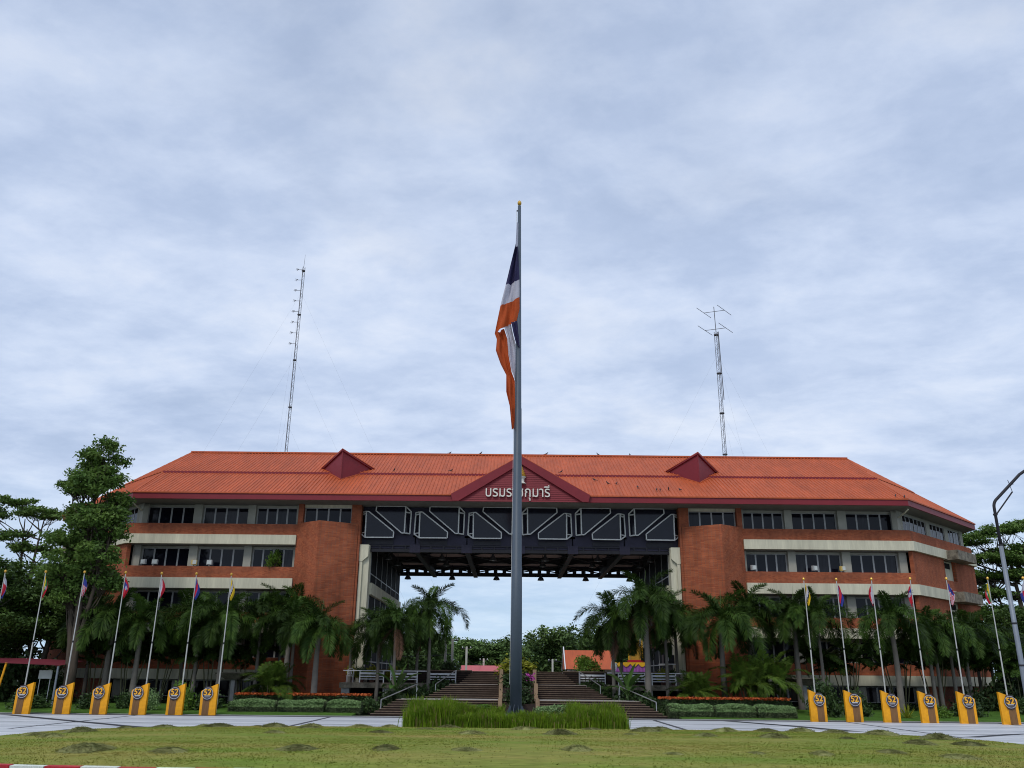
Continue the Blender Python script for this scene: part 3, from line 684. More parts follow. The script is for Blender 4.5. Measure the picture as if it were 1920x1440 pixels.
# stepped planter down the middle of the stairs
plan = thing('stepped_planter', 'stone planter stepping down the middle of the staircase filled with shrubs', 'planter', (SXC, 58, 0))
for (y0, y1, zt) in ((56.9, 60.3, 1.05), (60.3, 63.6, 1.95), (63.6, 67.2, 2.86)):
    for s in (-1, 1): MB().box(SXC+s*1.05, SXC+s*1.30, y0+(.02 if s > 0 else 0), y1+.2, -.05, zt).build('cheek', STONE, plan)
    MB().box(SXC-1.05, SXC+1.05, y0+.05, y0+.22, -.05, zt-.28).build('face_beam', STEPD, plan)
    MB().box(SXC-1.05, SXC+1.05, y0+.22, y1+.2, -.05, zt-.36).build('planter_soil', SOIL, plan)
# handrails
for s, side in ((-1, 'tall tree'), (1, 'street lamp')):
    for nm, a_, c_ in (('lower', (8.75, 57.9, .3+.62), (6.9, 61.6, l1+.92)), ('upper', (5.75, 63.2, l1+.92), (4.55, 66.0, l2+.92))):
        hr = thing('handrail', f'{nm} stainless steel handrail beside the staircase on the {side} side', 'handrail', (SXC+s*c_[0], c_[1], 0))
        A_, B_ = (SXC+s*a_[0], a_[1], a_[2]), (SXC+s*c_[0], c_[1], c_[2]); zb = l1 if nm == 'lower' else l2
        MB().tube([A_, B_, (B_[0]-s*.0, B_[1]+.7, B_[2])], .035, 8).build('rail', STEEL, hr)
        MB().tube([(A_[0], A_[1], -.02 if nm == 'lower' else l1-.4), A_], .03, 8).build('post', STEEL, hr)
        MB().tube([(B_[0], B_[1], -.02), B_], .03, 8).build('post', STEEL, hr)
        MB().tube([(B_[0], B_[1]+.68, -.02), (B_[0], B_[1]+.68, B_[2])], .03, 8).build('post', STEEL, hr)
# side decks with railings
for s, side in ((-1, 'tall tree'), (1, 'street lamp')):
    dk = thing('concrete_deck', f'stained concrete deck on posts beside the stairs on the {side} side', 'deck', (SXC+s*9, 65, 0))
    xa, xb = SXC+s*6.4, SXC+s*12.7
    MB().box(xa, xb, 64.4, 67.3, 1.52, 1.88).build('deck_slab', CONC, dk)
    for i, rr in enumerate((12.3, 9.35, 7.4)):
        MB().box(SXC+s*rr-.28, SXC+s*rr+.28, 64.6, 65.1, -.05, 1.52).build('deck_post', GREYC, dk)
    MB().box(xa, xb, 66.5, 66.7, -.05, 1.52).build('back_wall', DARKR, dk)
    MB().box(SXC+s*7.2, SXC+s*9.2, 64.9, 65.0, -.05, .55).build('low_wall', GREYC, dk)
    rl = thing('deck_railing', f'white railing of horizontal bars along the concrete deck on the {side} side', 'railing', (SXC+s*9.3, 64.6, 1.88))
    MB().box(xa, SXC+s*12.5, 64.48, 64.62, 2.66, 2.72).build('top_rail', WHITE, rl)
    for i, (r0, r1) in enumerate(((11.3, 9.6), (9.1, 7.2), (6.5, 4.6))):
        if r1 < 6: y_ = 66.9
        else: y_ = 64.55
        for z, h in ((2.44, .13), (2.26, .08), (2.10, .05)): MB().box(SXC+s*r0, SXC+s*r1, y_-.02, y_+.02, z, z+h).build('bar', WHITE, rl)
        for r in (r0, r1): MB().box(SXC+s*r-.035, SXC+s*r+.035, y_-.03, y_+.03, 1.85, 2.66).build('post', WHITE, rl)

# ================================================================== tall flagpole, its flag and grass bed
PX, PY = 0.36, 47.0
fp = thing('flagpole', 'very tall grey steel flagpole with gold ball rising from the grass bed', 'flagpole', (PX, PY, 0))
MB().lathe([(.95, 0), (.95, .5), (.9, .56)], (PX, PY, 0), 24).build('base_pad', GREYC, fp)
MB().tube([(PX, PY, .5), (PX, PY, 8), (PX, PY, 8.02), (PX, PY, 17), (PX, PY, 17.02), (PX, PY, 30.3)], [.31, .285, .27, .21, .195, .10], 14).build('mast', POLEM, fp, smooth=True)
b = MB()
for i in range(10):
    a = 2*PI*i/10; ca, sa = math.cos(a), math.sin(a)
    b.prism([(PX+.29*ca, PY+.29*sa, .56), (PX+.52*ca, PY+.52*sa, .56), (PX+.29*ca, PY+.29*sa, 1.05)], (-.02*sa, .02*ca, 0))
b.lathe([(.56, .54), (.56, .59)], (PX, PY, 0), 20); b.build('base_flange', POLEM, fp)
MB().lathe([(.03, 0), (.05, .05), (.11, .10), (.13, .20), (.11, .29), (.05, .35), (.01, .4)], (PX, PY, 30.3), 12).build('finial', GOLD, fp, smooth=True)
MB().tube([(PX, PY, 29.95), (PX-.18, PY, 29.95)], .05, 6).build('pulley', STEELD, fp)
MB().tube([(PX-.17, PY, 29.9), (PX-.14, PY-.15, 27.3)], .018, 5).build('halyard', WHITE, fp)
MB().tube([(PX-.16, PY+.1, 29.9), (PX-.33, PY+.1, 2.0)], .010, 5).build('halyard', WHITE, fp)
# limp striped flag: ruled cloth patches between two edges
flag = thing('national_flag', 'large limp flag with navy, white and orange-red stripes hanging down the tall flagpole', 'flag', (0, PY-.2, 15.7))
def cloth(name, Lp, Rp, m, y0, amp, ph, n=18):
    V = []; f = []; k = 0; rows = []
    for (a_, c_), (a2, c2) in zip(zip(Lp[:-1], Rp[:-1]), zip(Lp[1:], Rp[1:])):
        for q in range(4):
            t = q/4; rows.append(((a_[0]+(a2[0]-a_[0])*t, a_[1]+(a2[1]-a_[1])*t), (c_[0]+(c2[0]-c_[0])*t, c_[1]+(c2[1]-c_[1])*t)))
    rows.append((Lp[-1], Rp[-1])); b = MB()
    for (lx, lz), (rx, rz) in rows:
        for j in range(n+1):
            u = j/n; z = lz+(rz-lz)*u; dep = min(1, 2.5*(1-u))
            b.v.append((lx+(rx-lx)*u, y0-amp*dep*(math.sin(u*8+ph+z*.55)+.6*math.sin(u*15-z*1.3)+.3*math.sin(u*27+z*2.1))*.6-.25*(1-u), z))
    for i in range(len(rows)-1):
        for j in range(n): a_ = i*(n+1)+j; b.f.append((a_, a_+1, a_+n+2, a_+n+1)); b.mi.append(0)
    b.build(name, m, flag, smooth=True)
yA, yB = PY-.16, PY-.10
cloth('stripe', [(.20, 28.96), (.14, 27.33)], [(.30, 28.96), (.29, 27.33)], FWHT, yA, .05, 0, 3)
cloth('stripe', [(.14, 27.33), (-.14, 26.08), (-.44, 24.58)], [(.29, 27.33), (.34, 26.2), (.39, 25.13)], FNAVY, yA, .22, 0)
cloth('stripe', [(-.44, 24.58), (-.60, 23.87), (-.74, 23.22)], [(.39, 25.13), (.40, 24.57), (.40, 23.97)], FWHT, yA, .22, 0)
cloth('stripe', [(-.74, 23.22), (-.91, 22.28), (-1.05, 21.5)], [(.40, 23.97), (.41, 23.2), (.24, 22.43)], FORG, yA, .22, 0)
Lb = [(-1.05, 21.5), (-.92, 21.16), (-.97, 20.5), (-.67, 19.63), (-.34, 18.94), (-.33, 17.92), (-.12, 17.08), (.01, 15.68)]
Rb = [(-.50, 21.93), (-.30, 21.28), (-.22, 20.29), (-.03, 19.21), (.17, 18.65), (.18, 17.71), (.19, 16.87), (.15, 15.73)]
cloth('stripe', Lb, Rb, FORG, yB, .2, 1)
cloth('stripe', Rb[:5], [(-.09, 22.23), (.05, 21.51), (.19, 20.96), (.20, 19.86), (.19, 18.65)], FWHT, yB+.02, .16, 2)
cloth('stripe', [(-.09, 22.23), (.05, 21.51), (.19, 20.96)], [(.28, 22.4), (.39, 21.4), (.44, 20.68)], FNAVY, yB-.05, .1, 2)

# grass bed: tall grass in a broad U, low mounds of soil
BX0, BX1, BY0, BY1 = -4.6, 5.2, 41.3, 49.4
props(MB().box(BX0-.1, BX1+.1, BY0-.1, BY1+.1, -.05, .16).build('bed_soil', SOIL), kind='structure')
def blades(n, fx, fy, h0, h1, zb):
    x, y = fx(n)+rng.normal(0, .12, n), fy(n)+rng.normal(0, .10, n); h = rng.uniform(h0, h1, n)*(0.85+.22*np.sin(x*1.7)*np.sin(y*2.1+x)+.12*np.sin(x*6.1+1)*np.sin(y*4.3)+.10*np.sin(x*13)); a = rng.uniform(0, 2*PI, n); w = rng.uniform(.010, .020, n)
    lean = rng.uniform(.05, .5, n)*h; dx, dy = np.cos(a)*lean, np.sin(a)*lean; ux, uy = -np.sin(a)*w, np.cos(a)*w; z = np.full(n, zb)
    c = lambda x_, y_, z_: np.stack([x_, y_, z_], 1)
    V = np.stack([c(x-ux, y-uy, z), c(x+ux, y+uy, z), c(x+dx*.35+ux, y+dy*.35+uy, z+h*.62), c(x+dx*.35-ux, y+dy*.35-uy, z+h*.62), c(x+dx+ux*.2, y+dy+uy*.2, z+h), c(x+dx-ux*.2, y+dy-uy*.2, z+h)], 1).reshape(-1, 3)
    k = np.arange(n)[:, None]*6; return V, np.concatenate([k+np.array([[0, 1, 2, 3]]), k+np.array([[3, 2, 4, 5]])])
U = lambda a, c: (lambda n: rng.uniform(a, c, n))
gr = catmesh([blades(26000, U(BX0, BX1), U(BY0, BY0+1.5), .46, .70, .15), blades(13000, U(BX0, BX0+1.9), U(BY0, BY0+4.5), .75, 1.22, .15), blades(13000, U(BX1-2.2, BX1), U(BY0, BY0+4.6), .62, 1.08, .15), blades(9000, U(BX0+1.5, -.4), U(BY0+4.4, BY0+5.6), .6, .95, .15)])
o = mobj('tall_grass', npmesh('tall_grass', *gr, [VET, VDRY], (rng.random(len(gr[1])) < .10).astype(int))); props(o, 'thick bed of tall bright green grass round the flagpole foot', 'grass', kind='stuff')

# ================================================================== shrubs and hedges
def hedge(name, label, x0, x1, y0, y1, h, mtop, mside, n, group=None, leaf=.10, cat='hedge', blossom=0):
    rt = thing(name, label, cat, ((x0+x1)/2, (y0+y1)/2, 0), group)
    r = min(.5, (y1-y0)/2)
    def rp(n_, k):   # rounded box surface points
        P = np.stack([rng.uniform(x0, x1, n_), rng.uniform(y0, y1, n_), np.full(n_, h)], 1); return P
    b = MB(); q = .09; b.box(x0+q, x1-q, y0+q+.3, y1-q, .45*h, h-.12); b.box(x0+q, x1-q, y0+q, y1-q, -.02, .45*h); b.build('core', LHEDGED, rt)
    top = rp(n//2, 0); ex = np.minimum(np.minimum(top[:, 0]-x0, x1-top[:, 0]), np.minimum(top[:, 1]-y0, y1-top[:, 1])); top[:, 2] += -.16*np.exp(-ex/.15)+.05*np.sin(top[:, 0]*2.3+x0)+rng.normal(0, .025, len(top))
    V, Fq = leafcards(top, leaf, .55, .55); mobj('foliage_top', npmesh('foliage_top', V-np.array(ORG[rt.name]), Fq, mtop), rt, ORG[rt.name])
    m = n//2; fr = np.stack([rng.uniform(x0, x1, m), np.full(m, y0), rng.uniform(.04, h-.06, m)], 1); fr[:, 1] += rng.normal(0, .03, m)+.05*np.sin(fr[:, 0]*5+x0)+.35*np.clip((fr[:, 2]/h-.5)/.5, 0, 1)**1.5; fr[:, 2] += .03*np.sin(fr[:, 0]*9)
    k = m//4; ends = np.stack([np.where(rng.random(k) < .5, x0, x1)+rng.normal(0, .03, k), rng.uniform(y0, y1, k), rng.uniform(.04, h-.06, k)], 1)
    up = fr[:, 2] > .52*h; V, Fq = leafcards(fr[up], leaf, .4, .55); mobj('foliage_shoulder', npmesh('foliage_shoulder', V-np.array(ORG[rt.name]), Fq, mtop), rt, ORG[rt.name]); fr = fr[~up]  # sloping shoulder takes the paler top leaf, its light put into the colour
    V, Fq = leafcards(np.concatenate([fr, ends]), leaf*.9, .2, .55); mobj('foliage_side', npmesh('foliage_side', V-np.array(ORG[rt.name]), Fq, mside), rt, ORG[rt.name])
    if blossom:
        P = rp(blossom, 0); P[:, 2] += rng.uniform(-.02, .10, blossom); V, Fq = leafcards(P, .12, .4, .8); mobj('blossom', npmesh('blossom', V-np.array(ORG[rt.name]), Fq, FLOR), rt, ORG[rt.name])
    return rt
LHS = mat('hedge_leaf_shaded', (0.035, 0.055, 0.022), 0.8, 0.3, 2.5, col2=(0.10, 0.13, 0.055), fine=0.35, fscale=12)  # darker copy of the hedge leaf; shade on the sides is in the colour
TT, SLP = 'tall tree', 'street lamp'
for i, (x0, x1) in enumerate(((-17.7, -14.75), (-14.55, -11.7), (-11.5, -9.35))):
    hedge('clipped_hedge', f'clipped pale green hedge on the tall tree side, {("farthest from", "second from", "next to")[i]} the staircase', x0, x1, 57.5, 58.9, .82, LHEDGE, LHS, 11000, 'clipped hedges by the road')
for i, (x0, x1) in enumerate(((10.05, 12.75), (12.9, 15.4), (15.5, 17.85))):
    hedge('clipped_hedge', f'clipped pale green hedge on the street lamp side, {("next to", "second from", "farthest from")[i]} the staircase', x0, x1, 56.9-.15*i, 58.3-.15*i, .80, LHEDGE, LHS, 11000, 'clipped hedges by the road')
hedge('flower_bed', 'strip of orange ixora blossom behind the hedges on the tall tree side', -17.9, -9.1, 59.2, 60.4, 1.12, LDARK, LDARK, 7000, cat='flower bed', blossom=2600)
hedge('flower_bed', 'strip of orange ixora blossom behind the hedges on the street lamp side', 9.7, 18.2, 58.6, 59.8, 1.12, LDARK, LDARK, 7000, cat='flower bed', blossom=2600)
hedge('low_shrub_mound', 'low rounded grey-green shrub mound beside the tall flagpole', 1.3, 4.0, 46.2, 48.2, .92, LHEDGE, LHS, 4500, cat='shrub')
hedge('low_shrub_mound', 'low bright green shrub mound behind the tall grass, away from the flagpole', -2.9, -.9, 46.6, 48.2, .95, LLIME, LHEDGE, 3500, cat='shrub')

def bushmesh(name, rx, ry, rz, n, m, leaf=.14, lumps=16):
    C_ = unit(lumps)*np.array([rx, ry, rz])*.72; C_[:, 2] = np.abs(C_[:, 2])+rz*.25
    P = C_[rng.integers(0, lumps, n)]+rng.normal(0, 1, (n, 3))*np.array([rx, ry, rz])*.22; P[:, 2] = np.abs(P[:, 2])
    V, Fq = leafcards(P, leaf, .3, .5); return npmesh(name, V, Fq, m)
BUSH = {k: bushmesh('foliage', 1, 1, 1, 1500, m, l) for k, m, l in (('dark', LDARK, .22), ('dark2', LDARK, .2), ('lime', LLIME, .2), ('hedge', LHEDGE, .17), ('yellow', LYEL, .25))}
TWIG = MB()
for i in range(7):
    a = 2*PI*i/7; TWIG.tube([(0, 0, 0), (.35*math.cos(a), .35*math.sin(a), .5), (.6*math.cos(a), .6*math.sin(a), .95)], [.035, .025, .01], 5)
TWIG = TWIG.mesh('stem', BARK)
def bush(x, y, z, rx, ry, rz, k, label, group=None, cat='shrub', name='shrub'):
    rt = thing(name, label, cat, (x, y, z), group)
    mobj('foliage', BUSH[k], rt, (x, y, z), (0, 0, rnd.uniform(0, 6)), (rx, ry, rz)); mobj('stem', TWIG, rt, (x, y, z-.05), (0, 0, rnd.uniform(0, 6)), (rx, ry, rz)); return rt
# in the stepped planter
for y, z, k, lb in ((57.9, .68, 'dark', 'dark green shrub in the lowest tier of the stepped stone planter'), (61.4, 1.58, 'dark2', 'dark green shrub in the middle tier of the stepped stone planter'), (64.7, 2.48, 'yellow', 'yellow-green clipped shrub in the top tier of the stepped planter')):
    bush(SXC-.05, y, z-.03, 1.25, 1.0, .92, k, lb)
P = np.stack([rng.uniform(.75, 1.75, 130), rng.uniform(60.7, 62, 130), rng.uniform(2.1, 2.6, 130)], 1); V, Fq = leafcards(P, .14, .3, .8)
o = mobj('bougainvillea', npmesh('bougainvillea', V-np.array((1.2, 61.3, 1.6)), Fq, FPNK), None, (1.2, 61.3, 1.6)); props(o, 'spray of magenta blossom in the middle tier of the stepped planter', 'flowers')
# slopes beside the stairs and foot of the walls
for s, side in ((-1, TT), (1, SLP)):
    for r, y, z, q in ((8.4, 60.0, 0, .9), (7.4, 62.2, .3, 1.0), (6.2, 63.9, .6, 1.0), (5.4, 65.6, 1.0, 1.0), (9.6, 58.6, 0, .6), (8.6, 62.8, 0, .9)):
        bush(SXC+s*r, y, max(0, z-.3) if z < 1 else .6, q*1.1, q, q*1.25, 'dark' if rnd.random() < .6 else 'dark2', f'dark leafy shrub on the slope beside the staircase, {side} side', f'shrubs beside the stairs, {side} side')
for s, side in ((-1, TT), (1, SLP)):
    for i in range(20):
        r = 10.5+i*1.35+rnd.uniform(-.4, .4); q = rnd.uniform(.55, 1.0)
        bush(SXC+s*r, rnd.uniform(63.2, 66.6), 0, q*1.1, q, q*rnd.uniform(.45, .85), rnd.choice(['dark', 'dark2', 'dark']), f'dark shrub at the foot of the brick wing on the {side} side', f'shrubs below the wing, {side} side')
for x, y, r, h, k, lb in ((-20.9, 58.2, .85, 1.35, 'lime', 'round bright green shrub at the end of the hedge, tall tree side'), (-22.8, 58.0, .65, 1.0, 'hedge', 'pale grey-green round shrub behind the yellow panels, tall tree side'), (-19.6, 59.2, 1.2, .9, 'dark', 'low dark shrub beside the orange flower bed, tall tree side'),
                          (-26.8, 58.6, 1.0, .8, 'dark2', 'low clipped dark shrub on the verge under the tall tree'), (-30.8, 58.4, 1.3, .8, 'dark2', 'wide low dark shrub at the outer verge, tall tree side'), (-24.9, 59.2, .7, .9, 'dark', 'small dark shrub on the verge between two yellow panels, tall tree side'),
                          (20.2, 58.4, 1.1, 1.7, 'dark', 'tall dark round shrub on the verge behind the yellow panels, street lamp side'), (22.3, 58.8, 1.0, 1.3, 'dark', 'smaller dark round shrub on the verge, street lamp side'), (27.4, 58.2, .8, .7, 'lime', 'low bright green shrub on the verge, street lamp side'), (29.8, 59.0, 1.1, .9, 'dark2', 'low dark shrub near the slanting brick end, street lamp side')):
    bush(x, y, 0.03, r, r*.8, h, k, lb)
for i, (x, y, r, h) in enumerate(((-33.0, 64.5, 1.4, 2.4), (-35.3, 65.5, 1.5, 2.6), (-37.6, 66.0, 1.5, 2.8), (-39.8, 66.5, 1.6, 2.8), (-42.0, 67.5, 1.7, 3.0), (-44.5, 68.5, 1.8, 3.0), (-31.6, 63.4, 1.0, 1.5), (-47, 70, 1.8, 3.0))):
    bush(x, y, 0, r*1.3, r, h, 'dark' if i % 2 else 'dark2', 'tall dark bush in the shade below the red tarp and trees', 'dark bushes around the red tarp')
for i, (x, y, r, h) in enumerate(((32.5, 63.5, 1.1, 1.4), (34.8, 64.5, 1.3, 1.8), (37.0, 66, 1.4, 2.2), (39.5, 68, 1.5, 2.6), (42, 70, 1.6, 2.8), (44.5, 72, 1.7, 3.0), (35, 61, 1.0, 1.1))):
    bush(x, y, 0, r*1.3, r, h, 'dark' if i % 2 else 'dark2', 'tall dark bush around the slanting brick end, street lamp side', 'dark bushes at the slanting end')
# spiky yellow agave
ag = thing('variegated_agave', 'spiky yellow-striped agave rosette on the verge, street lamp side', 'plant', (25.1, 57.6, .03))
for i in range(22):
    a = i*2.4; e = .25+.055*i; L = .95; d = Vector((math.cos(a)*math.cos(e), math.sin(a)*math.cos(e), math.sin(e))); w = Vector((-math.sin(a), math.cos(a), 0))*.05; p = Vector((25.1, 57.6, .08))
    b = MB(); b.face([p-w, p+w, p+d*L*.6+w*.9, p+d*L, p+d*L*.6-w*.9]); b.build('leaf', LYEL, ag)

# ================================================================== palms
def frondmesh(L, a0, a1, nl, ll, plum, wl, m, droop=.35, seed=0):
    r = np.random.default_rng(seed); n = 16; pts = [(0., 0.)]
    for i in range(n):
        a = a0+(a1-a0)*((i+.5)/n)**.85; pts.append((pts[-1][0]+L/n*math.cos(a), pts[-1][1]+L/n*math.sin(a)))
    pts = np.array(pts); ks = np.linspace(0, 1, n+1); V = []; Fq = []
    for i in range(n+1):     # rachis: a thin triangular rod
        w = .035*(1-.75*ks[i])*max(1, L/3); t = pts[min(i+1, n)]-pts[max(i-1, 0)]; t = t/np.linalg.norm(t); nx, nz = -t[1], t[0]
        x, z = pts[i]; V += [(x, w, z), (x, -w, z), (x+nx*w, 0, z+nz*w)]
    for i in range(n):
        for j in range(3): a_, c_ = 3*i+j, 3*i+(j+1) % 3; Fq.append((a_, c_, c_+3, a_+3))
    for i in range(nl):
        for sd_ in (-1, 1):
            k = .10+.90*(i+r.uniform(0, 1))/nl; k = min(k, .995); x = np.interp(k, ks, pts[:, 0]); z = np.interp(k, ks, pts[:, 1])
            j = min(int(k*n), n-1); t = pts[j+1]-pts[j]; t = t/np.linalg.norm(t); T = np.array([t[0], 0, t[1]]); N = np.array([-t[1], 0, t[0]]); Y = np.array([0, sd_, 0.])
            e = r.uniform(-.5, 1.1)*plum+.15; l = ll*(.40+.60*math.sin(PI*min(1, k*.92+.08)))*r.uniform(.85, 1.15)
            d = Y*math.cos(e)+N*math.sin(e)+T*r.uniform(.45, .85); d = d/np.linalg.norm(d); p = np.array([x, 0, z]); mid = p+d*l*.5; tip = p+d*l; tip[2] -= droop*l; mid[2] -= droop*l*.25
            ww = np.cross(d, N+.4*Y*r.uniform(-1, 1)); ww = ww/np.linalg.norm(ww)*wl*r.uniform(.8, 1.2); q = len(V)
            V += [tuple(p), tuple(mid+ww), tuple(tip), tuple(mid-ww)]; Fq.append((q, q+1, q+2, q+3))
    return npmesh('frond', V, Fq, m)
R_ = math.radians
FX = [frondmesh(2.5, R_(82), R_(15), 105, .58, .8, .026, LPALM, .2, 1), frondmesh(3.2, R_(70), R_(-62), 150, .70, 1.0, .026, LPALM, .35, 2), frondmesh(3.5, R_(58), R_(-92), 155, .72, 1.0, .026, LPALM, .4, 3),
      frondmesh(3.4, R_(32), R_(-97), 150, .70, 1.0, .026, LPALM, .4, 4), frondmesh(3.0, R_(2), R_(-97), 130, .62, .9, .026, LPALM, .3, 5), frondmesh(2.6, R_(-35), R_(-92), 90, .5, .9, .024, LDRY, .3, 6)]
FA = [frondmesh(1.7, R_(84), R_(35), 50, .55, .35, .024, LARECA, .15, 11), frondmesh(2.1, R_(72), R_(-25), 64, .60, .35, .024, LARECA, .3, 12), frondmesh(2.2, R_(55), R_(-60), 66, .60, .35, .024, LARECA, .35, 13), frondmesh(1.9, R_(30), R_(-80), 60, .5, .35, .024, LARECA, .35, 14)]
FM = [frondmesh(1.5, R_(78), R_(5), 28, .50, .3, .038, LPALM, .2, 21), frondmesh(1.8, R_(58), R_(-50), 34, .52, .3, .038, LPALM, .3, 22), frondmesh(1.8, R_(35), R_(-75), 34, .5, .3, .038, LPALM, .35, 23)]
def trunkmesh(h, r0, r1, nring=26):
    b = MB(); pts = []; rad = []
    for i in range(nring*2+1):
        t = i/(nring*2); pts.append((.06*math.sin(t*3.1), 0, h*t)); rad.append((r0+(r1-r0)*min(1, t*1.3)+.05*max(0, .12-t)*8*r0)*(1.0 if i % 2 else 1.05))
    b.tube(pts, rad, 10); return b.mesh('trunk', BARKG, smooth=True)
TRK = {'stout': trunkmesh(1, .24, .16), 'slim': trunkmesh(1, .15, .10)}
def palm(x, y, zh, sc, kind, label, group=None, dry=0, n=17, droopy=0):
    rt = thing('palm_tree', label, 'palm', (x, y, 0), group)
    mobj('trunk', TRK[kind], rt, (x, y, -.05), (0, 0, rnd.uniform(0, 6)), (1, 1, zh-.55))
    w = .16 if kind == 'stout' else .10
    MB().tube([(x+.01, y, zh-.75), (x, y, zh-.45), (x, y, zh+.05)], [w*1.05, w*1.15, w*.5], 10).build('crownshaft', SHAFT, rt, smooth=True)
    base = rnd.uniform(0, 6); n = n+rnd.choice((-3, -1, 0, 1)); sc = sc*rnd.uniform(.9, 1.1)
    for i in range(n):
        f = i/(n-1)
        k = 0 if f < .13 else 1 if f < .34 else 2 if f < .60 else 3 if f < .84 else 4
        if droopy and k == 1 and rnd.random() < .5: k = 2
        q = sc*rnd.uniform(.9, 1.08); mobj('frond', FX[k], rt, (x, y, zh-.05+.12*(1-f)), (rnd.uniform(-.08, .08), 0, base+i*2.39996+rnd.uniform(-.2, .2)), (q, q, q))
    for i in range(dry): mobj('frond', FX[5], rt, (x, y, zh-.3), (0, 0, rnd.uniform(0, 6)), (sc, sc, sc))
    MB().tube([(x, y, zh), (x+.08, y, zh+1.1*sc), (x+.16, y, zh+1.9*sc)], [.03, .02, .006], 5).build('spear_leaf', SHAFT, rt)
    return rt
ORDT = ['nearest the']+[f'{w} palm from the' for w in ('second', 'third', 'fourth', 'fifth', 'sixth', 'seventh', 'eighth', 'ninth', 'tenth', 'eleventh', 'twelfth', 'thirteenth')]; PLM = []
GP = lambda side: f'plumed palms before the wing, {side} side'
palm(-12.86, 60, 5.45, 1.02, 'stout', 'stout grey-trunked palm with a drooping skirt of fronds before the brick tower, tall tree side', n=19, droopy=1)
for i, (x, y, z, sc, kd) in enumerate(((-15.3, 62, 5.9, 1.0, 'stout'), (-15.7, 65, 7.0, .95, 'slim'), (-18.0, 64, 6.5, 1.0, 'slim'), (-28.1, 63, 6.0, 1.05, 'stout'), (-25.7, 62, 5.6, 1.05, 'stout'), (-20.0, 62, 5.9, 1.05, 'slim'), (-23.7, 65, 6.2, 1.0, 'slim'), (-22.1, 63.2, 6.2, 1.05, 'slim'), (-30.6, 65.4, 6.1, 1.0, 'slim'), (-17.0, 66.2, 6.9, .95, 'slim'))):
    PLM.append((x, y, z, sc, kd))
for i, p in enumerate(sorted(PLM, key=lambda p: -p[0])): palm(*p, f'plumed palm before the wing, {ORDT[i]} brick tower on the tall tree side', GP(TT))
palm(-11.7, 66, 5.0, .62, 'slim', 'small thin palm against the cream column of the passage, tall tree side', n=8)
palm(-5.75, 64.2, 6.85, 1.12, 'slim', 'tall palm standing against the open sky of the passage, tall tree side', dry=1, n=18)
palm(-7.95, 62, 5.9, 1.0, 'slim', 'palm with a browning frond beside the side deck, tall tree side', dry=2)
palm(-9.4, 64, 5.3, .95, 'slim', 'short full palm tucked against the cream passage column, tall tree side', n=18)
palm(-6.7, 65.6, 5.6, .9, 'slim', 'short dark palm directly behind the sky-backed palm, tall tree side', n=18)
palm(12.2, 65.4, 5.8, .95, 'slim', 'short full palm tucked against the brick tower edge, street lamp side', n=18)
palm(8.2, 65.6, 5.6, .9, 'slim', 'short dark palm behind the tallest palm, street lamp side', n=18)
palm(7.35, 63, 6.3, 1.1, 'slim', 'palm leaning into the open sky of the passage, street lamp side', dry=1)
palm(9.35, 61, 7.35, 1.15, 'stout', 'tallest palm, pale trunk and yellowing fronds, at the passage on the street lamp side', dry=2, n=19)
palm(11.0, 63, 6.6, 1.0, 'slim', 'dark palm in front of the cream passage column, street lamp side', n=17)
palm(14.8, 62, 6.2, 1.12, 'stout', 'broad palm before the brick tower, street lamp side', n=19, droopy=1)
PLM = []
for x, y, z, sc, kd in ((17.2, 64, 7.1, 1.0, 'stout'), (20.6, 64, 6.9, 1.0, 'stout'), (21.9, 63, 6.5, .95, 'slim'), (26.3, 61, 6.3, 1.0, 'stout'), (29.2, 62, 5.6, .95, 'slim'), (29.9, 62.6, 5.4, .85, 'slim'), (32.7, 64, 5.5, 1.0, 'slim'), (31.2, 63.2, 5.7, .9, 'slim'), (34.9, 67, 5.6, 1.0, 'slim'), (37.0, 69, 5.6, 1.0, 'slim')):
    PLM.append((x, y, z, sc, kd))
for i, p in enumerate(sorted(PLM)): palm(*p, f'plumed palm before the wing, {ORDT[i]} brick tower on the street lamp side', GP(SLP))
STM = MB().tube([(0, 0, 0), (0, 0, .5), (0, 0, 1)], [.05, .042, .035], 6).mesh('stem', mat('cane_stem', (0.12, 0.12, 0.06), 0.7, 0.3, 2))
def clump(x, y, h, ns, spread, lib, nf, sc, label, group=None, cat='palm'):
    rt = thing('clump_palm', label, cat, (x, y, 0), group)
    for i in range(ns):
        a = i*2.4+rnd.uniform(-.3, .3); tl = spread*rnd.uniform(.3, 1); hh = h*rnd.uniform(.65, 1.0)
        d = Vector((math.cos(a)*math.sin(tl), math.sin(a)*math.sin(tl), math.cos(tl))); bp = Vector((x+.25*math.cos(a), y+.25*math.sin(a), -.05)); tp = bp+d*hh
        q = d.to_track_quat('Z', 'Y').to_euler(); mobj('stem', STM, rt, bp, q, (1, 1, hh))
        b0 = rnd.uniform(0, 6)
        for j in range(nf):
            k = min(len(lib)-1, int(j/nf*len(lib))); s_ = sc*rnd.uniform(.85, 1.1); mobj('frond', lib[k], rt, tp, (0, 0, b0+j*2.39996), (s_, s_, s_))
    return rt
clump(-15.8, 60.5, 1.9, 8, .30, FA, 5, 1.0, 'yellow-green feathery areca palm clump behind the orange flowers, tall tree side')
clump(12.5, 60.6, 1.7, 9, .34, FA, 5, .95, 'rounded areca palm clump beside the side deck, street lamp side')
clump(16.2, 60.8, 2.6, 10, .38, FA, 5, 1.08, 'big lush areca palm clump behind the orange flowers, street lamp side')
clump(17.9, 61.4, 2.9, 7, .35, FA, 5, 1.0, 'tall areca palm clump beside the biggest clump, street lamp side')
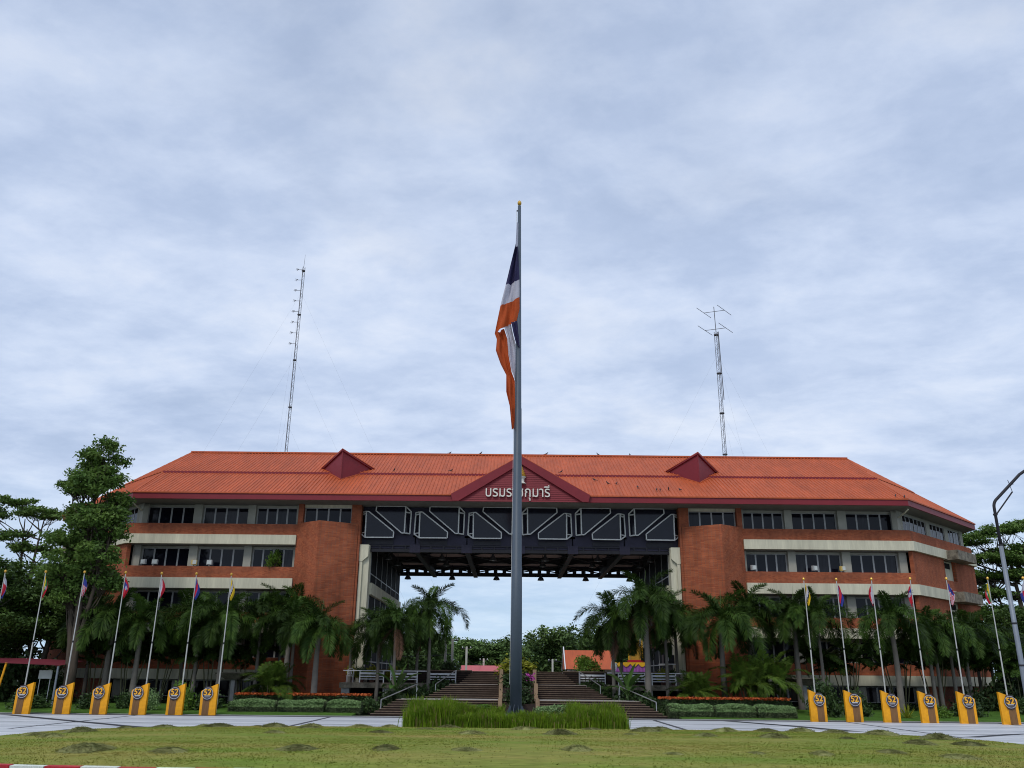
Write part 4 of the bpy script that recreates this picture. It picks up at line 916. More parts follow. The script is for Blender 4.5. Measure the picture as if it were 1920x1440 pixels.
for i, (x, y, h) in enumerate(((-18.9, 65.4, 4.3), (-21.2, 64.5, 4.6), (-23.0, 64.5, 4.5), (-25.2, 65, 4.6), (-27.0, 64, 4.4), (-29.5, 64.5, 4.5))):
    clump(x, y, h, 6, .24, FM[:2], 6, 1.1, f'thin-stemmed clump palm in shade, {ORDT[i]} brick tower, tall tree side', 'thin-stemmed palms, tall tree side')
for i, (x, y, h) in enumerate(((22.3, 65, 4.3), (24.4, 65, 4.5), (28.1, 65, 4.2), (30.6, 65, 4.4), (34.0, 66, 4.5), (36.0, 64, 4.0), (38.5, 66, 5.0), (40.5, 69, 5.5))):
    clump(x, y, h, 6, .24, FM[:2], 6, 1.1, f'thin-stemmed clump palm in shade, {ORDT[i]} brick tower, street lamp side', 'thin-stemmed palms, street lamp side')
# broad paddle-leaved plants by the stairs
def paddle(L, W, a0, a1):
    b = MB(); n = 9; p = Vector((0, 0, 0)); rows = []
    for i in range(n+1):
        k = i/n; a = a0+(a1-a0)*k; wd = 0.02 if k < .25 else W*math.sin(PI*min(1, (k-.25)/.75*.94+.04))**.7; rows.append((p.copy(), wd)); p = p+Vector((math.cos(a), 0, math.sin(a)))*L/n
    for q, wd in rows: b.v += [(q.x, -wd, q.z+wd*.35), (q.x, 0, q.z), (q.x, wd, q.z+wd*.35)]
    for i in range(n):
        for j in range(2): a_ = 3*i+j; b.f.append((a_, a_+1, a_+4, a_+3)); b.mi.append(0)
    return b.mesh('leaf', LBAN, smooth=True)
PAD = [paddle(2.2, .24, R_(84), R_(55)), paddle(2.3, .26, R_(66), R_(5)), paddle(2.2, .24, R_(48), R_(-35))]
for x, y, z, sc, lb in ((-7.6, 61.2, 0, 1.0, 'banana-like plant with broad paddle leaves beside the handrail, tall tree side'), (8.0, 61.4, 0, 1.05, 'banana-like plant with one upright paddle leaf beside the handrail, street lamp side')):
    rt = thing('banana_plant', lb, 'plant', (x, y, z))
    MB().tube([(x, y, -.05), (x, y, .9), (x, y, 1.35)], [.13, .11, .07], 8).build('stem', SHAFT, rt)
    for i in range(9): mobj('leaf', PAD[0 if i < 2 else 1 if i < 6 else 2], rt, (x, y, 1.15), (0, 0, i*2.4+.4), (sc, sc, sc))

# ================================================================== broadleaf trees
def tree(name, label, base, trunks, lobes, nleaf, leaf, m, group=None, r0=.28, sub=14, flat=.45, bark=BARK, fork=.35, spread=.21):
    rt = thing(name, label, 'tree', base, group); b = MB(); B0 = Vector(base)
    for tx, ty, tz, rr in trunks:
        top = Vector((tx, ty, tz)); pts = [B0+(top-B0)*t+Vector((math.sin(t*5+tx)*.18, math.cos(t*4)*.12, 0)) for t in (0, .15, .3, .5, .7, .85, 1)]; pts[0] = B0+Vector((0, 0, -.1))
        b.tube(pts, [rr*1.5, rr*1.1, rr, rr*.8, rr*.6, rr*.4, rr*.2], 8)
        for lx, ly, lz, lr, lh in lobes:
            if lz < B0.z+(tz-B0.z)*fork: continue
            t = min(.9, max(.2, (lz-lh-B0.z)/(tz-B0.z)-.1)); st = B0+(top-B0)*t; en = Vector((lx, ly, lz))
            if (en-st).length > 9: continue
            mid = (st+en)/2+Vector((0, 0, -.3)); b.tube([st, mid, en], [rr*.38, rr*.22, .02], 5)
            for q in range(5):
                e2 = en+Vector((rnd.uniform(-lr, lr), rnd.uniform(-lr, lr), rnd.uniform(-.2, lh)))*.8; b.tube([mid+(en-mid)*.4, e2], [rr*.12, .012], 4)
    b.build('trunk', bark, rt, smooth=True)
    tot = sum(l[3]**2 for l in lobes); PP = []
    for lx, ly, lz, lr, lh in lobes:
        c = unit(sub); c[:, 2] = np.where(c[:, 2] < -.2, c[:, 2]*.5, c[:, 2]); c = c*np.array([lr, lr, lh])*rng.uniform(.45, 1.0, (sub, 1))+np.array([lx, ly, lz]); n_ = int(nleaf*lr**2/tot)
        PP.append(c[rng.integers(0, sub, n_)]+rng.normal(0, 1, (n_, 3))*np.array([lr*spread, lr*spread, lh*spread*.7]))
    V, Fq = leafcards(np.concatenate(PP), leaf, flat, .5); mobj('crown', npmesh('crown', V-np.array(base), Fq, m), rt, base); return rt
Y_ = 61
lob = [(-29.9, Y_, 17.3, 1.5, 1.1), (-31.3, Y_+.8, 16.2, 1.5, .9), (-32.4, Y_, 14.9, 1.1, .7), (-28.9, Y_-.5, 15.6, 1.3, 1.0), (-30.4, Y_-1, 15.0, 1.6, 1.0), (-28.4, Y_+.6, 14.0, 1.2, .8), (-31.0, Y_+.5, 13.0, 1.7, .9), (-29.2, Y_-1, 12.6, 1.5, .9),
       (-27.9, Y_, 11.8, 1.3, .9), (-32.2, Y_, 11.4, 1.5, .9), (-30.2, Y_+1, 10.8, 1.7, 1.0), (-28.3, Y_-.8, 10.0, 1.5, 1.0), (-31.8, Y_-.6, 9.4, 1.6, .9), (-29.4, Y_+.7, 8.6, 1.6, 1.0), (-27.6, Y_, 8.3, 1.1, .8), (-31.2, Y_, 7.4, 1.4, .9), (-33.2, Y_+1, 8.6, 1.3, .8), (-27.6, Y_-.4, 13.0, .9, .6)]
tree('broadleaf_tree', 'tall multi-stemmed broadleaf tree standing before the end of the brick wing', (-29.7, Y_, 0), [(-29.9, Y_, 16.8, .26), (-31.6, Y_+.4, 14.5, .2), (-28.4, Y_-.2, 12.5, .17)], [(a+.25*(-29.6-a), b, c, d*.98, e*1.2) for a, b, c, d, e in lob], 40000, .26, LTREE, sub=30, spread=.19, flat=.3)
Y_ = 78
tree('slender_tree', 'slender tree with thin twin trunks and a flat airy crown beyond the wing', (-43.0, Y_, 0), [(-44.2, Y_, 15.6, .2), (-42.6, Y_, 16.0, .2)], [(-45.6, Y_, 17.2, 1.6, .6), (-43.4, Y_, 16.2, 2.0, .6), (-41.9, Y_, 15.8, 1.2, .5), (-45.4, Y_, 14.0, 1.7, .7), (-42.2, Y_+1, 13.0, 1.3, .6), (-44.2, Y_, 13.0, 1.4, .6), (-47.6, Y_, 16.0, 1.6, .7)], 9000, .28, LTREE, sub=18, spread=.19, flat=.3)
Y_ = 67
tree('leafy_tree', 'dense low leafy tree over the red tarp, next to the tall tree', (-34.6, Y_, 0), [(-34.6, Y_, 7, .25)], [(-34.4, Y_, 8.2, 1.9, 1.3), (-36.3, Y_, 7.4, 1.9, 1.3), (-33.2, Y_, 6.4, 1.7, 1.3), (-35.2, Y_-1, 5.6, 1.9, 1.2), (-33.0, Y_, 4.6, 1.6, 1.0), (-36.6, Y_, 5.2, 1.6, 1.1)], 22000, .27, LTREE2, fork=.2)
tree('leafy_tree', 'dense leafy tree with pale trunk at the outer end of the flagpole row', (-37.4, 64, 0), [(-37.6, 64, 7.5, .28)], [(-38.6, 64, 9.0, 1.9, 1.3), (-37.2, 64.5, 7.6, 1.9, 1.3), (-39.2, 63, 6.6, 2.0, 1.3), (-36.8, 63, 5.6, 1.6, 1.0), (-38.6, 64, 4.6, 1.8, 1.0), (-41, 65, 8, 2.2, 1.6)], 22000, .27, LTREE2, fork=.2, bark=BARKG)
for x, y in ((-41, 72), (-46, 76), (-37.5, 70), (-50, 74)):
    tree('leafy_tree', 'dark leafy tree in the shade behind the red tarp', (x, y, 0), [(x, y, 8, .25)], [(x+rnd.uniform(-2.4, 2.4), y+rnd.uniform(-1, 1), 3+i*.95, 2.2, 1.4) for i in range(8)], 8000, .36, LTREE2, 'trees behind the red tarp', fork=.2)
Y_ = 98
lob = [(56.0, Y_, 18.6, 2.6, .8), (59.5, Y_, 19.2, 2.6, .8), (53.0, Y_, 17.6, 2.6, .8), (50.0, Y_, 16.4, 2.3, .8), (58.4, Y_+1, 16.6, 3.0, .9), (54.2, Y_-1, 15.4, 2.8, .8), (51.0, Y_, 13.6, 2.2, .8), (56.6, Y_, 13.6, 2.8, .9), (53.2, Y_, 11.6, 2.4, .9), (59.0, Y_, 11.4, 2.6, 1.0), (55.0, Y_, 9.4, 2.6, 1.0), (62, Y_, 17, 3, 1), (61, Y_, 13.5, 3, 1), (52.0, Y_, 9.4, 2.0, 1.0), (49.0, Y_-1, 14.8, 2.2, .8), (53.5, Y_+1.5, 13.4, 2.6, .9), (51.5, Y_+1, 15.6, 2.4, .8), (57.5, Y_-1, 15.2, 2.6, .8), (50.2, Y_, 11.2, 2.4, 1.0), (57, Y_, 9.0, 2.6, 1.0), (60, Y_, 9, 2.6, 1.0)]
tree('rain_tree', 'spreading rain tree with flat airy crown beyond the slanting end of the wing', (57.5, Y_, 0), [(57, Y_, 15, .4), (54, Y_, 13, .25), (60, Y_, 15, .3)], lob, 52000, .32, LTREE, sub=34, flat=.5, spread=.18)
for x, y in ((46, 84), (49.5, 88), (43, 80)):
    tree('leafy_tree', 'dark leafy tree below the rain tree, behind the slanting brick end', (x+2, y, 0), [(x+2, y, 6.5, .22)], [(x+2+rnd.uniform(-2, 2), y+rnd.uniform(-1, 1), 2.4+i*.8, 2.0, 1.2) for i in range(8)], 7000, .36, LTREE2, 'trees below the rain tree', fork=.2)
# distant trees seen through the passage (shared crowns)
def farcrown(seed, h):
    lob_ = [(rnd.uniform(-.32, .32)*h, rnd.uniform(-.3, .3)*h, h*(.3+.62*i/11), h*.17, h*.11) for i in range(12)]; PP = []
    for lx, ly, lz, lr, lh in lob_:
        c = unit(12)*np.array([lr, lr, lh])+np.array([lx, ly, lz]); PP.append(c[rng.integers(0, 12, 420)]+rng.normal(0, 1, (420, 3))*np.array([lr, lr, lh])*.27)
    V, Fq = leafcards(np.concatenate(PP), h*.052, .35, .55); return npmesh('crown', V, Fq, LFAR)
FC = [farcrown(i, 9.0) for i in range(4)]
FT = MB().tube([(0, 0, -.1), (.1, 0, 3), (0, .1, 7)], [.3, .22, .08], 7).mesh('trunk', BARK)
for x, y, h in ((-22, 150, 9), (-17, 155, 9.2), (-13.5, 150, 8.2), (-10.7, 168, 9.4), (-7.6, 172, 8.8), (-4.6, 170, 8.6), (-1.4, 172, 8.6), (1.6, 165, 8.2), (4.9, 150, 10.0), (7.6, 160, 8.6), (10.0, 158, 9.2), (12.4, 150, 10.4), (15.4, 142, 9.4), (18, 140, 9.6), (21, 145, 9.5), (-26, 160, 10), (25, 150, 10), (2.2, 190, 9.4), (-8.5, 195, 9.6), (13.5, 180, 10), (-15.5, 128, 8.2), (-11.8, 132, 7.8), (-13.4, 118, 7.2)):
    rt = thing('distant_tree', 'round dark green tree in the far row beyond the passage', 'tree', (x, y, 0), 'trees beyond the passage'); q = h/9
    mobj('crown', rnd.choice(FC), rt, (x, y, 0), (0, 0, rnd.uniform(0, 6)), (q*1.15, q*1.15, q)); mobj('trunk', FT, rt, (x, y, 0), (0, 0, 0), (q, q, q))

# ================================================================== yellow 52 panels and their flagpoles
ORD = ['nearest', 'second from', 'third from', 'fourth from', 'fifth from', 'sixth from', 'seventh from']
def ordl(i): return 'nearest the stairs' if i == 0 else f'{ORD[i]} the stairs'
ring = MB(); dsk = MB(); N_ = 28
def disc(b, r, y0, y1, n=N_, m=0): b.prism([(r*math.cos(2*PI*i/n), y0, r*math.sin(2*PI*i/n)) for i in range(n)], (0, y1-y0, 0), m)
disc(dsk, .335, -.05, 0)
for i in range(N_):
    a0, a1 = 2*PI*i/N_, 2*PI*(i+1)/N_
    ring.face([(.335*math.cos(a0), -.058, .335*math.sin(a0)), (.335*math.cos(a1), -.058, .335*math.sin(a1)), (.305*math.cos(a1), -.058, .305*math.sin(a1)), (.305*math.cos(a0), -.058, .305*math.sin(a0))])
teeth = MB()
for up in (1, -1):
    for i in range(6):
        a = PI/2*up+(i-2.5)*.21; c, s_ = math.cos(a), math.sin(a); r0, r1, w = .345, .41, .026
        teeth.prism([(r0*c-w*s_, -.045, r0*s_+w*c), (r0*c+w*s_, -.045, r0*s_-w*c), (r1*c+w*s_, -.045, r1*s_-w*c), (r1*c-w*s_, -.045, r1*s_+w*c)], (0, .03, 0))
DSK = dsk.mesh('badge', BADGE); RNG_ = ring.mesh('badge_rim', mat('badge_rim_grey', (0.42, 0.44, 0.50), 0.5, 0.08, 4)); TEE = teeth.mesh('rim_lettering', BADGE)
NUM, n0, n1 = textmesh('52', .47, .012, .010); NUM.materials.append(mat('number_amber', (0.85, 0.42, 0.03), 0.5, 0.05, 4))
LINE = MB(); LINE.box(-.17, .17, -.064, -.054, -.155, -.125); LINE = LINE.mesh('white_line', WHITE)
LIN2 = MB()
for i in range(7): LIN2.box(-.145+i*.043, -.118+i*.043, -.064, -.054, -.225, -.19)
LIN2 = LIN2.mesh('small_lettering', mat('small_grey', (0.28, 0.27, 0.29), 0.6, 0.1, 4))
def panel(x, y, s, label):
    """s=-1: high corner towards +x"""
    rt = thing('commemorative_panel', label, 'sign', (x, y, 0), 'yellow 52 panels along the road'); w, dep = .98, .22
    def X(u): return x+(u-.5)*w*(1 if s < 0 else -1)
    b = MB(); b.prism([(X(0), y, 0), (X(1), y, 0), (X(1), y, 1.80), (X(.05), y, 1.42), (X(0), y, 1.36)], (0, dep, 0)); b.build('panel', YEL, rt)
    b = MB(); n = 9
    for i in range(n):
        u0, u1 = .17+.40*i/n, .17+.40*(i+.72)/n; b.box(min(X(u0), X(u1)), max(X(u0), X(u1)), y-.035, y+.0, .02, 1.0)
    b.box(min(X(.16), X(.58)), max(X(.16), X(.58)), y-.012, y+.001, .02, 1.0); b.build('slatted_stripe', SBROWN, rt)
    rt.rotation_euler = (rnd.uniform(-.012, .012), rnd.uniform(-.01, .01), rnd.uniform(-.09, .09)); cx_, cz = X(.44), 1.24
    bd = mobj('badge', DSK, rt, (cx_, y-.03, cz))
    for nm, me in (('badge_rim', RNG_), ('rim_lettering', TEE), ('white_line', LINE), ('small_lettering', LIN2)): mobj(nm, me, bd, (cx_, y-.03, cz))
    mobj('number', NUM, bd, (cx_-(n0+n1)/2, y-.095, cz-.085))
SG = {TT: [(-18.25, 55.3), (-20.25, 55.25), (-22.45, 55.2), (-24.8, 55.15), (-26.95, 55.0), (-29.2, 54.7)], SLP: [(18.55, 54.6), (20.65, 54.5), (22.75, 54.2), (24.9, 54.0), (27.0, 53.6), (29.1, 52.9)]}
for side, L in SG.items():
    for i, (x, y) in enumerate(L): panel(x, y, -1 if side == TT else 1, f'yellow slant-topped 52 panel, {ordl(i)} on the {side} side')
PL = {TT: [(-18.1, 56.5), (-20.3, 56.3), (-22.55, 56.3), (-24.75, 56), (-27.4, 56), (-29.9, 56), (-32.5, 56)], SLP: [(18.9, 56), (21.0, 56), (23.1, 55.6), (25.4, 55.2), (27.6, 55), (30.0, 54.6), (32.0, 54.2)]}
FPM = MB().tube([(0, 0, -.1), (0, 0, 4.2), (0, 0, 4.22), (0, 0, 8.4)], [.045, .040, .034, .026], 8).mesh('mast', WPOLE)
FBL = MB().lathe([(.02, 0), (.07, .04), (.09, .10), (.06, .17), (.01, .2)], (0, 0, 8.4), 8).mesh('finial', GOLD)
FCL = MB().lathe([(.05, 4.15), (.05, 4.27)], (0, 0, 0), 8).mesh('joint_collar', STEELD)
def limpflag(x, y, s, cols, fn, label, seed):
    r = random.Random(seed); b = MB(); nu, nv = 8, 18; H_ = 1.2; tw = r.uniform(-.1, .1)
    for j in range(nv+1):
        v = j/nv; wd = .06+.25*math.sin(PI*min(1, v*.85+.08))**1.2*(1-.25*v)
        for i in range(nu+1):
            u = i/nu; b.v.append((x+s*(.05+wd*u), y+.09*math.sin(u*9+v*3+seed)*(u+.15)-.03, 8.25-H_*v*(1-.0*u)-.28*u*(1-v*.2)+tw*u))
    for j in range(nv):
        for i in range(nu): a = j*(nu+1)+i; b.f.append((a, a+1, a+nu+2, a+nu+1)); b.mi.append(fn((i+.5)/nu, (j+.5)/nv))
    o = b.build('small_flag', cols, None, (x, y, 6.5), smooth=True); props(o, label, 'flag', 'small limp flags on the thin poles')
FLAGS = [('yellow, white and black', [FYEL, FWHT, FBLK], lambda u, v: 0 if abs(u+v*.8-.8) > .28 else 1 if u+v*.8 < .85 else 2),
         ('blue and red', [FBLU, FRED], lambda u, v: 1 if .25 < u*.8+v*.3 < .62 else 0),
         ('red and white', [FRED, FWHT], lambda u, v: 0 if u*.9+(1-v)*.25 > .55 else 1),
         ('red, dark blue and white', [FRED, FBLU, FWHT], lambda u, v: 2 if (u-.5)**2*1.2+(v-.5)**2*4 < .06 else 1 if .28 < v < .62 and u < .75 else 0),
         ('red and white striped', [FRED, FWHT, FBLU], lambda u, v: 2 if v < .42 and u < .9 else int((u*5+v*3)*1.6) % 2),
         ('yellow, green and red', [FYEL, FGRN, FRED, FWHT], lambda u, v: 3 if (u-.5)**2+(v-.55)**2*4 < .03 else 0 if u*.7+v*.5 < .42 else 1 if u*.7+v*.5 < .68 else 2),
         ('white, red and blue', [FWHT, FRED, FBLU], lambda u, v: 0 if v < .38 else 1 if u < .6 else 2)]
for side, L in PL.items():
    for i, (x, y) in enumerate(L):
        rt = thing('thin_flagpole', f'thin white flagpole, {ordl(i)} on the {side} side', 'flagpole', (x, y, 0), 'thin white flagpoles behind the yellow panels')
        for nm, me in (('mast', FPM), ('finial', FBL), ('joint_collar', FCL)): mobj(nm, me, rt, (x, y, 0))
        nm, cols, fn = FLAGS[i]; limpflag(x, y, 1 if side == TT else rnd.choice((-1, 1)), cols, fn, f'limp {nm} flag on a thin pole on the {side} side', i*7+len(side))

# ================================================================== heaps of cut grass on the lawn
def heapmesh(seed):
    r = np.random.default_rng(seed); nb, nr = 22, 7; V = [(0, 0, .42)]; T = []
    ph = r.uniform(0, 6, 4)
    for i in range(1, nr+1):
        t = i/nr
        for j in range(nb):
            a = 2*PI*j/nb; q = 1+.16*math.sin(2*a+ph[0])+.12*math.sin(3*a+ph[1])+.07*math.sin(5*a+ph[2]); V.append((t*q*math.cos(a), t*q*math.sin(a), .42*(1-t*t)**1.3*(1+.22*math.sin(3*a+ph[3])*t)+r.uniform(-.05, .05)*(1-t)))
    for j in range(nb): T.append((0, 1+j, 1+(j+1) % nb, 1+(j+1) % nb))
    b = MB(); b.v = V
    for j in range(nb): b.f.append((0, 1+j, 1+(j+1) % nb)); b.mi.append(0)
    for i in range(nr-1):
        for j in range(nb): a, c = 1+i*nb+j, 1+i*nb+(j+1) % nb; b.f.append((a, a+nb, c+nb, c)); b.mi.append(0)
    # loose straws
    for q in range(1100):
        t = r.uniform(0, 1.08)**.6; a = r.uniform(0, 2*PI); x, y, z = t*math.cos(a), t*math.sin(a), max(.01, .42*max(0, 1-t*t)**1.3); d = r.normal(0, 1, 3); d[2] *= .45; d = d/np.linalg.norm(d)*r.uniform(.07, .16); w = np.cross(d, r.normal(0, 1, 3)); w = w/np.linalg.norm(w)*.012; p = np.array([x, y, z+.02])
        b.face([p-d-w, p-d+w, p+d+w*.5, p+d-w*.5])
    return b.mesh('heap', HEAP)
HM = [heapmesh(i) for i in range(5)]
HP = [(-12.06, 26.6, 1), (-9.58, 26.2, .85), (-6.12, 26.9, 1), (-3.6, 27.2, .8), (-1.24, 27.1, .85), (2.03, 27.4, .75), (4.74, 26.6, .55), (7.22, 27, .6), (9.1, 26.9, .7), (11.49, 27.8, .6), (12.97, 26.7, .75), (-14.3, 38.2, .75), (-13.2, 39.8, .8), (-12.12, 38.4, 1), (-9.71, 38.1, .85), (-8.07, 37.2, .8), (-6.36, 39.4, .8), (-4.78, 34.4, .7), (-3.33, 37, .6),
      (-1.38, 34.3, .75), (.55, 37.6, .85), (1.92, 34.6, .75), (3.44, 38.2, .8), (4.59, 34.7, .7), (5.54, 37, .8), (9.19, 39.8, 1), (8.93, 37.7, .8), (7.34, 34.2, .85), (10.76, 37.9, .8), (9.81, 34, .75), (13.6, 38.3, .95), (15.2, 37.6, 1), (12.46, 33.9, .65), (14.15, 31.8, .7), (16.07, 32.3, .8), (-15.94, 32.2, .8), (-16.22, 35, .95), (-8.6, 33.9, .6), (-15.66, 37.6, .8), (12.6, 39.6, .9), (16.6, 35.6, .9),
      (-10.9, 39.9, .8), (-8.6, 40.1, .75), (-5.2, 40.2, .7), (-2.6, 39.9, .75), (.9, 38.9, .7), (6.6, 40.0, .8), (11.2, 40.0, .9), (-17.2, 33.6, .7)]
for i, (x, y, r) in enumerate(HP):
    t = max(abs((x-LX)/LA), abs((y-LY)/LB)); q = r*rnd.uniform(.6, .98)
    z = lawn_z(min(1, (abs((x-LX)/LA)**4+abs((y-LY)/LB)**4)**.25))
    o = mobj('grass_clipping_heap', HM[i % 5], None, (x, y, z-.035), (0, 0, rnd.uniform(0, 6)), (q*rnd.uniform(.85, 1.2), q*.9, q*rnd.uniform(.38, .66))); props(o, 'small heap of dried grass clippings on the oval lawn', 'grass heap', 'heaps of dried clippings on the lawn')
# ================================================================== street lamp
X0, Y0 = 24.0, 42.0
lp = thing('street_lamp', 'tall grey street lamp post with slanted arm at the edge of the road', 'street lamp', (X0, Y0, 0))
MB().tube([(X0, Y0, -.1), (X0, Y0, 3.0), (X0, Y0, 8.7)], [.135, .12, .10], 12).build('post', GALV, lp, smooth=True)
pts = [(X0, Y0, 8.7), (X0, Y0, 10.55)]
for i in range(1, 7): a = i/6*math.radians(52); pts.append((X0+.55*(1-math.cos(a)), Y0, 10.55+.55*math.sin(a)))
e = pts[-1]; pts.append((e[0]+1.35, Y0, e[2]+1.25)); pts.append((e[0]+2.6, Y0, e[2]+2.05))
MB().tube(pts, .072, 10).build('arm', STEELD, lp, smooth=True)
MB().tube([(X0+.05, Y0, 10.2), (X0+1.05, Y0, 11.35)], .035, 6).build('brace', STEELD, lp)
MB().tube([(X0+1.05, Y0, 11.35), (X0+.92, Y0, 11.95)], .015, 5).build('bracket', STEELD, lp)
MB().tube([(X0+.97, Y0, 11.68), (X0+1.2, Y0, 11.75)], .012, 5).build('bracket', STEELD, lp)
for z in (3.1, 5.0, 8.7, 10.2): MB().lathe([(.145-.004*z, -.04), (.145-.004*z, .04)], (X0, Y0, z), 12).build('clamp_band', STEELD, lp)
ex, ez = e[0]+2.6, e[2]+2.05
MB().hexa([(ex-.1, Y0-.15, ez-.1), (ex+.8, Y0-.12, ez+.2), (ex+.8, Y0+.12, ez+.2), (ex-.1, Y0+.15, ez-.1), (ex-.1, Y0-.1, ez+.1), (ex+.75, Y0-.08, ez+.36), (ex+.75, Y0+.08, ez+.36), (ex-.1, Y0+.1, ez+.1)]).build('lamp_head', GALV, lp)

# ================================================================== radio masts behind the building
def mast(x, y, h, r, label):
    rt = thing('radio_mast', label, 'mast', (x, y, 0)); legs = [(r*math.cos(a+.4), r*math.sin(a+.4)) for a in (0, 2*PI/3, 4*PI/3)]
    for lx, ly in legs: MB().tube([(x+lx, y+ly, 0), (x+lx, y+ly, h)], .032, 5).build('leg', WIRE, rt)
    b = MB(); n = int(h/.55)
    for i in range(n):
        z0, z1 = h*i/n, h*(i+1)/n
        for k in range(3):
            (ax, ay), (bx_, by_) = legs[k], legs[(k+1) % 3]
            if i % 2: (ax, ay), (bx_, by_) = (bx_, by_), (ax, ay)
            b.tube([(x+ax, y+ay, z0), (x+bx_, y+by_, z1)], .014, 3, cap=False)
    props(b.build('lattice', WIRE, rt), kind='stuff')
    for z in np.linspace(h*.28, h*.99, 7): MB().lathe([(r+.06, -.06), (r+.06, .06)], (x, y, float(z)), 8).build('joint_collar', WIRE, rt)
    for i in range(4):
        zt = h*(.42+.17*i)
        for a in (.6, 2.7, 4.8):
            d = h*(.26+.10*i); MB().tube([(x, y, zt), (x+d*math.cos(a), y+d*math.sin(a)*.6, 0)], .0045, 3, cap=False).build('guy_wire', WIRE, rt)
    return rt
m1 = mast(-29.9, 110, 57.4, .20, 'slender lattice radio mast with a ladder of small side antennas')
MB().tube([(-29.9, 110, 57.4), (-29.85, 110, 59.4)], [.03, .012], 5).build('whip', WIRE, m1)
for i in range(8):
    z = 57.0-i*1.62; b = MB(); b.tube([(-30.0, 110, z), (-30.75, 110, z)], .03, 5); b.tube([(-30.75, 109.8, z-.28), (-30.6, 110, z+.1), (-30.95, 110.1, z+.22)], .03, 5); b.tube([(-31.0, 110, z-.05), (-30.55, 110, z+.1)], .028, 5); b.build('side_antenna', WIRE, m1)
m2 = mast(27.05, 105, 46.0, .26, 'lattice radio mast topped by two crossed beam antennas')
MB().tube([(27.05, 105, 46), (27.0, 105, 49.6)], .045, 6).build('top_pole', WIRE, m2)
MB().tube([(27.45, 105, 36.5), (27.35, 105, 46)], .05, 6).build('coax_line', WIRE, m2)
for z in (46.35, 48.9):
    b = MB(); b.tube([(25.7, 105.5, z), (28.3, 104.5, z)], .035, 5)
    for q in (-1, 1): c = Vector((27.0+q*1.25, 105-q*.5, z)); v = Vector((1.55, 1.9, 0)); b.tube([c-v*.85, c+v*.85], .035, 5)
    b.build('beam_antenna', WIRE, m2)

# ================================================================== pendant lamps under the bridge
PR = MB().tube([(0, 0, 0), (0, 0, .95)], .025, 5).mesh('rod', STEELD)
PS = MB().lathe([(.34, -.02), (.33, .03), (.25, .22), (.12, .36), (.09, .5), (.04, .58)], (0, 0, -.5), 12).mesh('shade', mat('lamp_shade_grey', (0.07, 0.075, 0.085), 0.5, 0.1, 3))
PB = MB().lathe([(.02, -.05), (.10, .0), (.10, .08)], (0, 0, -.52), 8).mesh('bulb', mat('lamp_glass', (0.5, 0.5, 0.5), 0.2, 0.05, 3))
for y, zt, row, lb in ((88.0, 12.35, (-10.34, -5.86, -1.38, 3.1, 7.64, 12.06), 'far'), (80.0, 12.75, (-10.4, -5.9, 3.0, 7.6, 12.0), 'middle'), (74.5, 12.6, (-10.5, -5.9, -1.5, 3.0, 7.55, 12.1), 'near')):
    for x in row:
        rt = thing('pendant_lamp', f'dark bell-shaped lamp hanging under the {lb} beam of the bridge', 'lamp', (x, y, zt-.5), f'bell lamps in the {lb} row under the bridge')
        mobj('rod', PR, rt, (x, y, zt-.25)); mobj('shade', PS, rt, (x, y, zt-.25)); mobj('bulb', PB, rt, (x, y, zt-.25))

# ================================================================== floodlights on the parapets
FLB = MB().box(-.22, .22, -.06, .12, .12, .50).mesh('housing', GREYC); FLG = MB().box(-.18, .18, -.085, -.062, .16, .46).mesh('lens', mat('flood_lens', (0.55, 0.58, 0.55), 0.2, 0.1, 3)); FLY = MB().box(-.03, .03, -.03, .03, 0, .2).mesh('bracket', STEELD)
FLL = MB().box(-.22, .22, -.06, .12, .12, .48).mesh('housing', mat('flood_yellow', (0.6, 0.42, 0.12), 0.5, 0.1, 3))
for r, yel, lb in ((-29.6, 0, 'outermost grey floodlight on the upper brick parapet, tall tree side'), (-28.7, 0, 'second grey floodlight on the upper brick parapet, tall tree side'), (-25.6, 1, 'amber floodlight on the upper brick parapet, tall tree side'), (-24.4, 0, 'grey floodlight beside the amber one, tall tree side'), (18.4, 0, 'grey floodlight on the parapet next to the tower, street lamp side'), (23.2, 0, 'grey floodlight in the middle of the parapet, street lamp side'), (25.4, 1, 'amber floodlight on the upper brick parapet, street lamp side')):
    x = XC+r; p = (x, F0+.1, 10.35); rt = thing('floodlight', lb, 'floodlight', p)
    mobj('housing', FLL if yel else FLB, rt, p, (0, 0, rnd.uniform(-.4, .4))); mobj('lens', FLG, rt, p); mobj('bracket', FLY, rt, p)
# potted shrub on the third-floor parapet, tower side
bush(XC-19.4, F0+.5, 10.3, 1.0, .45, 1.05, 'lime', 'leafy green shrub growing over the upper parapet beside the tower, tall tree side')
# pigeons on the roof
bm = MB(); bm.tube([(-.20, 0, .10), (-.12, 0, .12), (0, 0, .16), (.10, 0, .20), (.15, 0, .27), (.18, 0, .33), (.22, 0, .34), (.27, 0, .33)], [.015, .05, .085, .08, .05, .05, .04, .008], 7); bm.tube([(-.38, 0, .07), (-.15, 0, .12)], [.035, .03], 5)
for q in (-1, 1): bm.tube([(0, .03*q, .10), (0, .03*q, 0)], .010, 4)
BM = bm.mesh('pigeon', BIRD, smooth=True)
def roofz(y): t = (y-EY)/(RY-EY); return EZ+(RZ-EZ)*t+(.16 if t > TS else 0)+.05
BD = [(9.6, 70.3), (10.6, 69.3), (11.3, 69.3), (12.9, 68.3), (14.3, 67.6), (14.6, 67.6), (15.3, 67.8), (16.2, 67.7), (4.3, 72.2), (6.9, 72.1), (-7.5, 72.2), (-10.4, 72.4), (-2.6, 72.2)]
